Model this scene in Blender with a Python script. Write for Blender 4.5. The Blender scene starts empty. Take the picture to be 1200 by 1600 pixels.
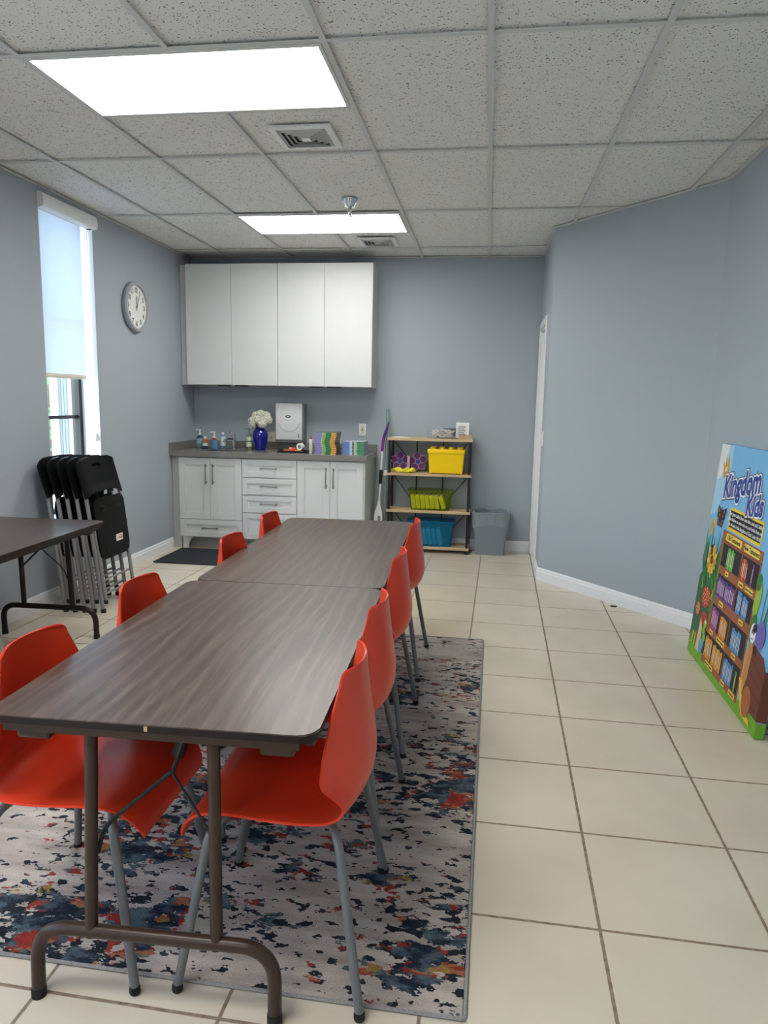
import bpy, bmesh, math, random
from mathutils import Vector, Matrix, Euler
random.seed(7)
C = bpy.context.scene.collection
PI = math.pi

# ------------------------------------------------------------------ materials
def lin(c):
    if isinstance(c, str):
        c = [int(c[i:i+2], 16) / 255 for i in (0, 2, 4)]
    return [((v / 12.92) if v <= .04045 else ((v + .055) / 1.055) ** 2.4) for v in c] + [1.0]

def nodes_of(name):
    m = bpy.data.materials.new(name); m.use_nodes = True
    nt = m.node_tree
    return m, nt, nt.nodes['Principled BSDF']

def N(nt, kind, **kw):
    n = nt.nodes.new(kind)
    for k, v in kw.items():
        if k in n.inputs: n.inputs[k].default_value = v
        else: setattr(n, k, v)
    return n

def coords(nt, scale=(1, 1, 1), rot=(0, 0, 0), loc=(0, 0, 0)):
    tc = N(nt, 'ShaderNodeTexCoord'); mp = N(nt, 'ShaderNodeMapping')
    mp.inputs['Scale'].default_value = scale; mp.inputs['Rotation'].default_value = rot; mp.inputs['Location'].default_value = loc
    nt.links.new(tc.outputs['Object'], mp.inputs['Vector'])
    return mp.outputs['Vector']

def ramp(nt, fac, stops, constant=False):
    r = N(nt, 'ShaderNodeValToRGB'); cr = r.color_ramp
    if constant: cr.interpolation = 'CONSTANT'
    while len(cr.elements) < len(stops): cr.elements.new(.5)
    for e, (p, c) in zip(cr.elements, stops):
        e.position = p; e.color = lin(c) if not isinstance(c, float) else (c, c, c, 1)
    nt.links.new(fac, r.inputs['Fac'])
    return r.outputs['Color']

def math_(nt, op, a, b=None, c=None):
    n = N(nt, 'ShaderNodeMath', operation=op)
    for i, v in enumerate((a, b, c)):
        if v is None: continue
        if isinstance(v, (int, float)): n.inputs[i].default_value = v
        else: nt.links.new(v, n.inputs[i])
    return n.outputs[0]

def mixc(nt, fac, a, b, mode='MIX'):
    n = N(nt, 'ShaderNodeMix', data_type='RGBA', blend_type=mode)
    for i, v in ((0, fac), (6, a), (7, b)):
        if isinstance(v, (int, float)): n.inputs[i].default_value = v
        elif isinstance(v, (str, tuple)): n.inputs[i].default_value = lin(v)
        else: nt.links.new(v, n.inputs[i])
    return n.outputs[2]

def bump(nt, bs, height, strength=.3, dist=.002):
    b = N(nt, 'ShaderNodeBump', Strength=strength, Distance=dist)
    nt.links.new(height, b.inputs['Height']); nt.links.new(b.outputs['Normal'], bs.inputs['Normal'])

def mat(name, col, rough=.5, metal=0., vary=.05, scale=40, bumps=.0, spec=.5, coat=0., trans=0., alpha=1., ior=1.45, sss=0.):
    m, nt, bs = nodes_of(name)
    n = N(nt, 'ShaderNodeTexNoise', Scale=scale, Detail=3.0)
    nt.links.new(coords(nt), n.inputs['Vector'])
    base = lin(col)
    if vary:
        d = [max(0, v * (1 - vary)) for v in base[:3]]; u = [min(1, v * (1 + vary)) for v in base[:3]]
        r = N(nt, 'ShaderNodeValToRGB')
        r.color_ramp.elements[0].color = d + [1]; r.color_ramp.elements[1].color = u + [1]
        r.color_ramp.elements[0].position = .3; r.color_ramp.elements[1].position = .7
        nt.links.new(n.outputs['Fac'], r.inputs['Fac']); nt.links.new(r.outputs['Color'], bs.inputs['Base Color'])
    else: bs.inputs['Base Color'].default_value = base
    bs.inputs['Roughness'].default_value = rough; bs.inputs['Metallic'].default_value = metal
    bs.inputs['Specular IOR Level'].default_value = spec; bs.inputs['Coat Weight'].default_value = coat
    bs.inputs['Transmission Weight'].default_value = trans; bs.inputs['Alpha'].default_value = alpha; bs.inputs['IOR'].default_value = ior
    if bumps: bump(nt, bs, n.outputs['Fac'], bumps)
    return m

M = {}
WALL = 'a2abb2'
M['wall'] = mat('wall_paint', WALL, .6, vary=.015, scale=250, bumps=.06, spec=.35)
M['white_trim'] = mat('white_trim', 'e4e6e8', .4, vary=.02)
M['door'] = mat('door_white', 'dcdcda', .45, vary=.02)
M['grid'] = mat('ceiling_grid', 'cfcfcc', .5, vary=.02)
M['cab'] = mat('cabinet_white', 'd0d1d1', .35, vary=.012, scale=8, spec=.4)
M['cab_side'] = mat('cabinet_side_panel', 'bdbfbd', .4, vary=.02)
M['black'] = mat('black_plastic', '141416', .42, vary=.1)
M['black_metal'] = mat('black_metal', '16161a', .45, vary=.1)
M['nickel'] = mat('brushed_nickel', '8e8c88', .3, .9, vary=.05)
M['chrome'] = mat('chrome', 'd6d6d8', .12, 1., vary=.02)
M['steel'] = mat('steel_basin', '9a9c9e', .35, .9)
M['brown_metal'] = mat('brown_enamel', '3e2f26', .32, .1, vary=.06, spec=.4)
M['dark_brown'] = mat('dark_brown_enamel', '231a17', .38, .1, vary=.06, spec=.35)
M['edge'] = mat('table_edge_band', '231a17', .5, vary=.08, spec=.3)
M['chair_grey'] = mat('grey_leg_enamel', '717375', .38, .3, vary=.04)
M['fold_grey'] = mat('folding_chair_grey', '8b8b8b', .4, .2, vary=.05)
M['fold_black'] = mat('folding_chair_black', '060708', .48, vary=.12, bumps=.05, spec=.2)
M['rubber'] = mat('black_rubber', '0e0e0e', .6)
M['pine'] = None
M['white'] = mat('white_plastic', 'e8e8e6', .4, vary=.02)
M['ivory'] = mat('ivory_plastic', 'd9d2bf', .4, vary=.02)
M['disp'] = mat('dispenser_grey_white', 'd0d2d2', .4, vary=.02)
M['disp_side'] = mat('dispenser_side_grey', '7d8285', .45, vary=.03)
M['teal_badge'] = mat('teal_badge', '1b6b70', .4)
M['cobalt'] = mat('cobalt_glass', '0b1080', .06, vary=.1, coat=.6)
M['petal'] = mat('white_petal', 'dcdccb', .7, vary=.08, scale=60)
M['leaf'] = mat('green_leaf', '3f6b33', .6, vary=.25)
M['lamp'] = None
M['clock_rim'] = mat('clock_rim_silver', 'a3a7ac', .35, .2, vary=.03)
M['clock_face'] = mat('clock_face_white', 'dfe0dc', .5, vary=.01)
M['ink'] = mat('black_ink', '16161a', .5)
M['grey_bin'] = mat('grey_bin_plastic', '7b8389', .45, vary=.03, bumps=.03)
M['yellow'] = mat('yellow_plastic', 'f2cb05', .35, vary=.02)
M['yellow_cloth'] = mat('yellow_cloth', 'e8dc3c', .75, vary=.1, bumps=.2)
M['yellow_book'] = mat('yellow_book', 'f8f04a', .5, vary=.04)
M['wood_light'] = mat('small_wood_box', 'b99e78', .55, vary=.1)
M['paper'] = mat('white_paper', 'e6e4dc', .7, vary=.02)
M['purple'] = mat('purple_foam', '6d3a72', .75, vary=.12)
M['violet'] = mat('lilac_edging', 'b49cc4', .7, vary=.05)
M['blue_dot'] = mat('blue_foam', '3b4f9a', .7, vary=.06)
M['pink_stick'] = mat('lilac_pink_board', 'c39abf', .6)
M['mop_purple'] = mat('mop_purple', '4a1f74', .35)
M['mop_magenta'] = mat('mop_magenta', '7a2a80', .35)
M['pole_grey'] = mat('sage_grey_pole', '7f9490', .4, vary=.05)
M['cable'] = mat('white_cable', 'cfc8c2', .5, vary=.06)
M['cable_dark'] = mat('dark_cable', '39404a', .5)
M['mat_floor'] = mat('charcoal_mat', '23272b', .9, vary=.4, scale=160, bumps=.8)
M['canvas'] = mat('canvas_edge', '6fa72c', .7)
M['sticker'] = mat('white_sticker', 'e2dcd8', .5)
M['red_ink'] = mat('red_ink', 'b02a30', .5)
M['concrete'] = mat('outside_concrete', 'd8d4c8', .8, vary=.1, scale=3)
M['stucco'] = mat('outside_stucco', 'e6ecea', .8, vary=.04)
M['stucco_grey'] = mat('outside_grey_boards', '666b67', .8, vary=.1)
M['hedge'] = mat('hedge_leaf', '5c9a4c', .6, vary=.35, scale=9)
M['bark'] = mat('bark', '6b5848', .8, vary=.2)
M['label_blue'] = mat('blue_liquid', '5d90bd', .2, vary=.05)
M['label_white'] = mat('bottle_label_white', 'c9d6df', .4)
M['label_orange'] = mat('bottle_label_orange', 'b5643d', .4)
M['label_teal'] = mat('bottle_label_teal', '7fb0bb', .35)
M['label_cream'] = mat('bottle_label_cream', 'c8cfae', .45)
M['red_band'] = mat('red_band', '93323c', .4)
M['navy'] = mat('navy', '243a5c', .45)
M['clear_teal'] = mat('pale_teal_soap', '7c9296', .12, vary=.03)
M['olive'] = mat('olive_soap', '6d7548', .15, vary=.05)
M['orange_craft'] = mat('orange_craft', 'e0592f', .5, vary=.1)
M['salmon'] = mat('salmon_craft', 'e8a184', .5, vary=.1)
M['glue_white'] = mat('glue_white', 'e2e2d4', .4)
M['pink_cap'] = mat('pink_cap', 'a5485a', .4)

def clear(name, col, rough=.15, alpha=.35):
    # thin tinted plastic: part see-through, part glossy
    m, nt, bs = nodes_of(name)
    n = N(nt, 'ShaderNodeTexNoise', Scale=6.0); nt.links.new(coords(nt), n.inputs['Vector'])
    bs.inputs['Base Color'].default_value = lin(col); bs.inputs['Roughness'].default_value = rough
    tr = N(nt, 'ShaderNodeBsdfTransparent'); tr.inputs['Color'].default_value = [.45 + .55*c for c in lin(col)]
    mx = N(nt, 'ShaderNodeMixShader')
    nt.links.new(math_(nt, 'MULTIPLY_ADD', n.outputs['Fac'], .03, alpha), mx.inputs[0])
    nt.links.new(tr.outputs[0], mx.inputs[1]); nt.links.new(bs.outputs[0], mx.inputs[2])
    nt.links.new(mx.outputs[0], nt.nodes['Material Output'].inputs['Surface'])
    return m
M['lime_clear'] = clear('lime_clear_plastic', 'a3b01c', .2, .12)
M['teal_clear'] = clear('teal_clear_plastic', '128cb6', .2, .34)
M['clear'] = clear('clear_plastic', 'eef2f4', .1, .06)
M['bag'] = clear('clear_bag_film', 'd4dce4', .18, .22)
M['glass'] = clear('window_glass', 'f4faf8', .02, .05)
M['blind'] = None

def mat_fabric_blind():
    m, nt, bs = nodes_of('blind_fabric')
    w = N(nt, 'ShaderNodeTexNoise', Scale=900.0); nt.links.new(coords(nt), w.inputs['Vector'])
    c = ramp(nt, w.outputs['Fac'], [(.3, 'dfe4ea'), (.7, 'eef2f6')])
    nt.links.new(c, bs.inputs['Base Color']); bs.inputs['Roughness'].default_value = .85
    tl = N(nt, 'ShaderNodeBsdfTranslucent'); tl.inputs['Color'].default_value = lin('dfe8f2')
    mx = N(nt, 'ShaderNodeMixShader'); mx.inputs[0].default_value = .42
    nt.links.new(bs.outputs[0], mx.inputs[1]); nt.links.new(tl.outputs[0], mx.inputs[2])
    nt.links.new(mx.outputs[0], nt.nodes['Material Output'].inputs['Surface'])
    return m
M['blind'] = mat_fabric_blind()

def mat_lamp():
    m, nt, bs = nodes_of('lamp_diffuser')
    e = N(nt, 'ShaderNodeEmission', Strength=LAMP); e.inputs['Color'].default_value = (1.0, .985, .95, 1)
    n = N(nt, 'ShaderNodeTexNoise', Scale=3.0); nt.links.new(coords(nt), n.inputs['Vector'])
    nt.links.new(math_(nt, 'MULTIPLY_ADD', n.outputs['Fac'], .1 * LAMP, LAMP * .95), e.inputs['Strength'])
    nt.links.new(e.outputs[0], nt.nodes['Material Output'].inputs['Surface'])
    return m
LAMP = 9.0
M['lamp'] = mat_lamp()

def mat_orange():
    m, nt, bs = nodes_of('orange_red_shell')
    n = N(nt, 'ShaderNodeTexNoise', Scale=350.0, Detail=2.0); nt.links.new(coords(nt), n.inputs['Vector'])
    c = ramp(nt, n.outputs['Fac'], [(.3, 'de3c1f'), (.7, 'e24323')])
    nt.links.new(c, bs.inputs['Base Color']); bs.inputs['Roughness'].default_value = .36
    bump(nt, bs, n.outputs['Fac'], .05, .0006)
    return m
M['orange'] = mat_orange()

def mat_laminate():
    m, nt, bs = nodes_of('walnut_laminate')
    v = coords(nt, (1, 1, 1))
    warp = N(nt, 'ShaderNodeTexNoise', Scale=1.6, Detail=1.0); nt.links.new(coords(nt, (1.6, .35, 1)), warp.inputs['Vector'])
    mp = N(nt, 'ShaderNodeMapping'); mp.inputs['Scale'].default_value = (1, .06, 1); nt.links.new(v, mp.inputs['Vector'])
    add = N(nt, 'ShaderNodeVectorMath', operation='MULTIPLY_ADD'); add.inputs[1].default_value = (.28, .0, 0)
    nt.links.new(warp.outputs['Color'], add.inputs[0]); nt.links.new(mp.outputs['Vector'], add.inputs[2])
    w = N(nt, 'ShaderNodeTexNoise', Scale=60.0, Detail=6.0, Roughness=.62); nt.links.new(add.outputs[0], w.inputs['Vector'])
    wv = N(nt, 'ShaderNodeTexWave', wave_type='BANDS', bands_direction='X'); 
    for k_, v_ in (('Scale', 6.0), ('Distortion', 11.0), ('Detail', 3.0), ('Detail Scale', 1.2), ('Detail Roughness', .55)): wv.inputs[k_].default_value = v_
    mw = N(nt, 'ShaderNodeMapping'); mw.inputs['Scale'].default_value = (1., .10, 1); nt.links.new(v, mw.inputs['Vector']); nt.links.new(mw.outputs['Vector'], wv.inputs['Vector'])
    c1 = ramp(nt, w.outputs['Fac'], [(.34, '382b25'), (.46, '45372f'), (.54, '50413a'), (.64, '6a5a50')])
    c2 = ramp(nt, wv.outputs['Fac'], [(.0, '3f322c'), (.6, '4d3f38'), (.9, '62534a'), (1., '6b5b51')])
    c = mixc(nt, .42, c1, c2)
    nt.links.new(c, bs.inputs['Base Color']); bs.inputs['Roughness'].default_value = .36
    r = math_(nt, 'MULTIPLY_ADD', w.outputs['Fac'], .12, .24); nt.links.new(r, bs.inputs['Roughness'])
    return m
M['laminate'] = mat_laminate()
def mat_laminate_dark():
    m, nt, bs = nodes_of('dark_walnut_laminate')
    w = N(nt, 'ShaderNodeTexNoise', Scale=60.0, Detail=4.0); nt.links.new(coords(nt, (1, .07, 1)), w.inputs['Vector'])
    c = ramp(nt, w.outputs['Fac'], [(.3, '382b26'), (.7, '54443c')])
    nt.links.new(c, bs.inputs['Base Color']); bs.inputs['Roughness'].default_value = .3
    return m
M['laminate_dark'] = mat_laminate_dark()

def mat_pine():
    m, nt, bs = nodes_of('light_oak_board')
    w = N(nt, 'ShaderNodeTexNoise', Scale=40.0, Detail=4.0); nt.links.new(coords(nt, (.06, 1, 1)), w.inputs['Vector'])
    c = ramp(nt, w.outputs['Fac'], [(.3, 'b89c78'), (.7, 'cfb690')])
    nt.links.new(c, bs.inputs['Base Color']); bs.inputs['Roughness'].default_value = .5
    return m
M['pine'] = mat_pine()

def mat_granite():
    m, nt, bs = nodes_of('grey_granite')
    v = coords(nt)
    a = N(nt, 'ShaderNodeTexNoise', Scale=160.0, Detail=4.0, Roughness=.8); nt.links.new(v, a.inputs['Vector'])
    b = N(nt, 'ShaderNodeTexVoronoi', Scale=240.0); nt.links.new(v, b.inputs['Vector'])
    c = ramp(nt, a.outputs['Fac'], [(.3, '4a4846'), (.48, '6f6d6a'), (.6, '85827e'), (.75, 'a3a09a')])
    d = ramp(nt, b.outputs['Distance'], [(.0, '3a3836'), (.35, '777571'), (1., '97948e')])
    nt.links.new(mixc(nt, .4, c, d), bs.inputs['Base Color']); bs.inputs['Roughness'].default_value = .22
    return m
M['granite'] = mat_granite()

def mat_tile():
    m, nt, bs = nodes_of('floor_tile')
    S = .4511; fr = -.01746; fx, fy = -.0395, 4.9898
    v = coords(nt)
    sx = N(nt, 'ShaderNodeVectorMath', operation='SUBTRACT'); sx.inputs[1].default_value = (fx, fy, 0); nt.links.new(v, sx.inputs[0])
    ro = N(nt, 'ShaderNodeVectorRotate', rotation_type='Z_AXIS'); ro.inputs['Angle'].default_value = -fr; nt.links.new(sx.outputs[0], ro.inputs['Vector'])
    sc = N(nt, 'ShaderNodeVectorMath', operation='SCALE'); sc.inputs['Scale'].default_value = 1 / S; nt.links.new(ro.outputs[0], sc.inputs[0])
    wob = N(nt, 'ShaderNodeTexNoise', Scale=14.0, Detail=2.0); nt.links.new(sc.outputs[0], wob.inputs['Vector'])
    sp = N(nt, 'ShaderNodeSeparateXYZ'); nt.links.new(sc.outputs[0], sp.inputs[0])
    ds = []
    for o in ('X', 'Y'):
        f = math_(nt, 'FRACT', math_(nt, 'ADD', sp.outputs[o], 100.5))
        ds.append(math_(nt, 'ABSOLUTE', math_(nt, 'SUBTRACT', f, .5)))
    d = math_(nt, 'MULTIPLY_ADD', wob.outputs['Fac'], .0035, math_(nt, 'MINIMUM', *ds))
    g = N(nt, 'ShaderNodeMapRange'); g.inputs[1].default_value = .0102; g.inputs[2].default_value = .0138; nt.links.new(d, g.inputs[0])
    fl = N(nt, 'ShaderNodeVectorMath', operation='FLOOR'); ad = N(nt, 'ShaderNodeVectorMath', operation='ADD'); ad.inputs[1].default_value = (.0, .0, .3)
    nt.links.new(sc.outputs[0], ad.inputs[0]); nt.links.new(ad.outputs[0], fl.inputs[0])
    wn = N(nt, 'ShaderNodeTexWhiteNoise', noise_dimensions='2D'); nt.links.new(fl.outputs[0], wn.inputs['Vector'])
    cloud = N(nt, 'ShaderNodeTexNoise', Scale=1.3, Detail=3.0); nt.links.new(sc.outputs[0], cloud.inputs['Vector'])
    t1 = ramp(nt, cloud.outputs['Fac'], [(.3, 'cac0ac'), (.7, 'd6ccb8')])
    tile = mixc(nt, math_(nt, 'MULTIPLY', wn.outputs['Value'], .35), t1, 'cbc2ae')
    gr = N(nt, 'ShaderNodeTexNoise', Scale=18.0, Detail=3.0); nt.links.new(sc.outputs[0], gr.inputs['Vector'])
    grout = ramp(nt, gr.outputs['Fac'], [(.3, '6b5a48'), (.7, '988973')])
    nt.links.new(mixc(nt, g.outputs[0], grout, tile), bs.inputs['Base Color'])
    nt.links.new(math_(nt, 'MULTIPLY_ADD', g.outputs[0], -.62, .8), bs.inputs['Roughness'])
    bump(nt, bs, g.outputs[0], .5, .0015)
    return m
M['tile'] = mat_tile()

def mat_ceiling():
    m, nt, bs = nodes_of('ceiling_tile_fissured')
    v = coords(nt)
    a = N(nt, 'ShaderNodeTexVoronoi', Scale=85.0); a.inputs['Randomness'].default_value = 1.0
    wp = N(nt, 'ShaderNodeTexNoise', Scale=60.0, Detail=1.0); nt.links.new(v, wp.inputs['Vector'])
    add = N(nt, 'ShaderNodeVectorMath', operation='MULTIPLY_ADD'); add.inputs[1].default_value = (.02, .02, 0); nt.links.new(wp.outputs['Color'], add.inputs[0]); nt.links.new(v, add.inputs[2])
    nt.links.new(add.outputs[0], a.inputs['Vector'])
    n = N(nt, 'ShaderNodeTexNoise', Scale=45.0, Detail=2.0); nt.links.new(v, n.inputs['Vector'])
    thr = math_(nt, 'MULTIPLY_ADD', n.outputs['Fac'], .55, -.06)
    hole = math_(nt, 'GREATER_THAN', a.outputs['Distance'], thr)
    f = N(nt, 'ShaderNodeTexNoise', Scale=320.0, Detail=2.0); nt.links.new(v, f.inputs['Vector'])
    base = ramp(nt, f.outputs['Fac'], [(.35, 'dcdbd7'), (.65, 'eceae6')])
    nt.links.new(mixc(nt, hole, '7c7a7a', base), bs.inputs['Base Color'])
    bs.inputs['Roughness'].default_value = .9; bs.inputs['Specular IOR Level'].default_value = .2
    bump(nt, bs, hole, .5, .002)
    return m
M['ceiling'] = mat_ceiling()

def mat_rug():
    m, nt, bs = nodes_of('rug_pile')
    def nz(scale, sc, detail=3.0, rough=.55, loc=(0, 0, 0)):
        n = N(nt, 'ShaderNodeTexNoise', Scale=scale, Detail=detail, Roughness=rough)
        nt.links.new(coords(nt, sc, loc=loc), n.inputs['Vector']); return n.outputs['Fac']
    base = ramp(nt, nz(4.5, (.8, 3.0, 1), 6.0), [(.3, '8d847e'), (.48, 'a79e96'), (.68, 'beb5ac')])
    zone = nz(1.5, (.8, 1.4, 1), 2.0, loc=(3.6, 2.2, 0))                 # where the worn pattern is dense
    mid = nz(8.5, (.75, 1.35, 1), 6.0, .66)
    fray = nz(70., (.9, 1.3, 1), 2.0)
    dens = math_(nt, 'MULTIPLY_ADD', zone, .75, math_(nt, 'MULTIPLY_ADD', fray, .16, math_(nt, 'SUBTRACT', mid, .08)))
    m_blot = math_(nt, 'GREATER_THAN', dens, .942)
    speck = nz(27., (.8, 1.4, 1), 3.0, .55, (5, 2, 0))
    sp2 = math_(nt, 'MULTIPLY_ADD', zone, .55, speck)
    m_speck = math_(nt, 'GREATER_THAN', sp2, .845)
    cold = ramp(nt, nz(13., (.8, 1.4, 1), 4.0, .65, loc=(2, 8, 0)), [(.0, '2a323e'), (.45, '3c4855'), (.5, '51606d'), (.56, '5e7278')], True)
    warm = ramp(nt, nz(10., (.8, 1.3, 1), 3.0, .6, loc=(7, 1, 0)), [(.0, '9c3a32'), (.45, '984438'), (.5, 'ae7050'), (.57, 'a3894a')], True)
    hue = nz(8., (.8, 1.4, 1), 4.0, .62, loc=(9, 4, 0))
    col = mixc(nt, math_(nt, 'GREATER_THAN', hue, .555), cold, warm)
    tint = nz(40., (1, 1, 1), 2.0, loc=(1, 6, 0))
    col = mixc(nt, .5, col, ramp(nt, tint, [(.35, '606060'), (.65, 'a0a0a0')]), 'OVERLAY')
    spc = ramp(nt, nz(9., (1, 1, 1), 1.0, loc=(4, 4, 0)), [(.0, '8f3a34'), (.36, '23282f'), (.55, '364049'), (.63, '8a3d36'), (.69, '33373f')], True)
    c = mixc(nt, m_blot, base, col)
    c = mixc(nt, math_(nt, 'MULTIPLY', m_speck, math_(nt, 'SUBTRACT', 1., m_blot)), c, spc)
    pile = nz(260., (1, 1, 1), 2.0)
    c = mixc(nt, .22, c, ramp(nt, pile, [(.3, '555250'), (.7, 'e0dcd6')]), 'OVERLAY')
    nt.links.new(c, bs.inputs['Base Color'])
    bs.inputs['Roughness'].default_value = .95; bs.inputs['Specular IOR Level'].default_value = .1
    h = math_(nt, 'MULTIPLY_ADD', m_blot, .8, pile)
    bump(nt, bs, h, .7, .004)
    return m
M['rug'] = mat_rug()
M['binding'] = mat('rug_binding', '8f8c8a', .9, vary=.2, scale=200, bumps=.3)

# ------------------------------------------------------------------ mesh builder
def fillet(pts, r, k=6):
    pts = [Vector(p) for p in pts]; out = [pts[0]]
    for a, b, c in zip(pts, pts[1:], pts[2:]):
        u = (a - b); w = (c - b); d = min(r, u.length * .49, w.length * .49)
        p = b + u.normalized() * d; q = b + w.normalized() * d
        for i in range(k + 1):
            t = i / k
            out.append(p * (1 - t) ** 2 + b * 2 * t * (1 - t) + q * t * t)
    out.append(pts[-1]); return out

def catmull(pts, k=6):
    P = [Vector(p) for p in pts]; P = [P[0] * 2 - P[1]] + P + [P[-1] * 2 - P[-2]]; out = []
    for i in range(1, len(P) - 2):
        a, b, c, d = P[i-1], P[i], P[i+1], P[i+2]
        for j in range(k):
            t = j / k
            out.append(.5 * ((2*b) + (c-a)*t + (2*a-5*b+4*c-d)*t*t + (3*b-a-3*c+d)*t**3))
    out.append(P[-2]); return out

class MB:
    def __init__(s): s.bm = bmesh.new()
    def _mi(s, faces, mi):
        for f in faces: f.material_index = mi
    def box(s, x0, x1, y0, y1, z0, z1, bev=0., mi=0, seg=2, mtx=None):
        b = bmesh.new(); bmesh.ops.create_cube(b, size=1)
        for v in b.verts:
            v.co = Vector(((x0+x1)/2 + v.co.x*(x1-x0), (y0+y1)/2 + v.co.y*(y1-y0), (z0+z1)/2 + v.co.z*(z1-z0)))
        if bev: bmesh.ops.bevel(b, geom=list(b.edges), offset=bev, segments=seg, affect='EDGES', profile=.5)
        return s.join(b, mi, mtx)
    def join(s, b, mi=0, mtx=None):
        if mtx is not None: bmesh.ops.transform(b, matrix=mtx, verts=b.verts)
        mp = {v: s.bm.verts.new(v.co) for v in b.verts}
        for f in b.faces:
            try: nf = s.bm.faces.new([mp[v] for v in f.verts]); nf.material_index = mi if mi is not None else f.material_index
            except ValueError: pass
        b.free(); return s
    def tube(s, pts, r, n=10, mi=0, caps=True, closed=False):
        P = [Vector(p) for p in pts]; R = r if isinstance(r, (list, tuple)) else [r] * len(P)
        T = []
        for i in range(len(P)):
            a = P[i-1] if (i > 0 or closed) else P[i]; b = P[(i+1) % len(P)] if (i < len(P)-1 or closed) else P[i]
            T.append((b - a).normalized())
        up = Vector((0, 0, 1)) if abs(T[0].z) < .9 else Vector((1, 0, 0))
        nx = T[0].cross(up).normalized(); rings = []
        for i, p in enumerate(P):
            nx = (nx - T[i] * nx.dot(T[i])).normalized(); ny = T[i].cross(nx)
            rings.append([s.bm.verts.new(p + (nx * math.cos(2*PI*j/n) + ny * math.sin(2*PI*j/n)) * R[i]) for j in range(n)])
        m = len(P)
        for i in range(m if closed else m - 1):
            a, b = rings[i], rings[(i+1) % m]
            for j in range(n): s.bm.faces.new((a[j], a[(j+1) % n], b[(j+1) % n], b[j])).material_index = mi
        if caps and not closed:
            s.bm.faces.new(rings[0][::-1]).material_index = mi; s.bm.faces.new(rings[-1]).material_index = mi
        return s
    def lathe(s, prof, n=24, c=(0, 0, 0), mi=0, sx=1., sy=1., axis='z'):
        rings = []
        for item in prof:
            r, z = item[0], item[1]
            ring = []
            for j in range(n):
                a = 2*PI*j/n; p = Vector((r*math.cos(a)*sx, r*math.sin(a)*sy, z))
                if axis == 'x': p = Vector((p.z, p.x, p.y))
                if axis == 'y': p = Vector((p.x, p.z, p.y))
                ring.append(s.bm.verts.new(p + Vector(c)))
            rings.append(ring)
        for k, (a, b) in enumerate(zip(rings, rings[1:])):
            q = prof[k+1][2] if len(prof[k+1]) > 2 else mi
            for j in range(n): s.bm.faces.new((a[j], a[(j+1) % n], b[(j+1) % n], b[j])).material_index = q
        s.bm.faces.new(rings[0][::-1]).material_index = prof[0][2] if len(prof[0]) > 2 else mi
        s.bm.faces.new(rings[-1]).material_index = prof[-1][2] if len(prof[-1]) > 2 else mi
        return s
    def prism(s, poly, a, b, axis='z', mi=0, mi_side=None, bev=0.):
        def P(u, v, w): return {'z': (u, v, w), 'y': (u, w, v), 'x': (w, u, v)}[axis]
        lo = [s.bm.verts.new(P(u, v, a)) for u, v in poly]; hi = [s.bm.verts.new(P(u, v, b)) for u, v in poly]
        n = len(poly)
        s.bm.faces.new(lo[::-1]).material_index = mi; s.bm.faces.new(hi).material_index = mi
        for i in range(n): s.bm.faces.new((lo[i], lo[(i+1) % n], hi[(i+1) % n], hi[i])).material_index = mi if mi_side is None else mi_side
        return s
    def grid(s, f, nu, nv, mi=0, closed_u=False):
        V = [[s.bm.verts.new(f(i/nu, j/nv)) for j in range(nv+1)] for i in range(nu + (0 if closed_u else 1))]
        L = len(V)
        for i in range(nu):
            for j in range(nv):
                s.bm.faces.new((V[i][j], V[(i+1) % L][j], V[(i+1) % L][j+1], V[i][j+1])).material_index = mi
        return s
    def solidify(s, t): bmesh.ops.recalc_face_normals(s.bm, faces=s.bm.faces); bmesh.ops.solidify(s.bm, geom=list(s.bm.faces), thickness=t); return s
    def ico(s, c, r, sub=2, mi=0, sc=(1, 1, 1)):
        b = bmesh.new(); bmesh.ops.create_icosphere(b, subdivisions=sub, radius=r)
        for v in b.verts: v.co = Vector((v.co.x*sc[0], v.co.y*sc[1], v.co.z*sc[2])) + Vector(c)
        return s.join(b, mi)
    def build(s, name, mats, parent=None, loc=(0, 0, 0), rot=(0, 0, 0), smooth=35, normals=True):
        if normals: bmesh.ops.recalc_face_normals(s.bm, faces=s.bm.faces)
        me = bpy.data.meshes.new(name); s.bm.to_mesh(me); s.bm.free()
        for m in (mats if isinstance(mats, (list, tuple)) else [mats]): me.materials.append(M[m] if isinstance(m, str) else m)
        if smooth:
            for p in me.polygons: p.use_smooth = True
            me.set_sharp_from_angle(angle=math.radians(smooth))
        o = bpy.data.objects.new(name, me); C.objects.link(o)
        o.location = loc; o.rotation_euler = rot
        if parent is not None: o.parent = parent
        return o

def tag(o, label, cat, group=None):
    o['label'] = label; o['category'] = cat
    if group: o['group'] = group
    return o
def thing(name, label, cat, loc=(0, 0, 0), rotz=0., group=None, rot=None):
    o = bpy.data.objects.new(name, None); C.objects.link(o); o.empty_display_size = .1
    o.location = loc; o.rotation_euler = rot if rot else (0, 0, rotz)
    return tag(o, label, cat, group)
def struct(o): o['kind'] = 'structure'; return o
def dup(root, loc, rotz, label, group=None):
    def cp(o, parent):
        c = o.copy(); C.objects.link(c)
        if parent is not None: c.parent = parent
        for ch in o.children: cp(ch, c)
        return c
    r = cp(root, None); r.location = loc; r.rotation_euler = (0, 0, rotz); r['label'] = label
    if group: r['group'] = group
    return r
def rrect(x0, x1, y0, y1, r, k=6):
    out = []
    for cx, cy, a0 in ((x1-r, y1-r, 0), (x0+r, y1-r, 90), (x0+r, y0+r, 180), (x1-r, y0+r, 270)):
        for i in range(k+1):
            a = math.radians(a0 + 90*i/k); out.append((cx + r*math.cos(a), cy + r*math.sin(a)))
    return out
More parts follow.
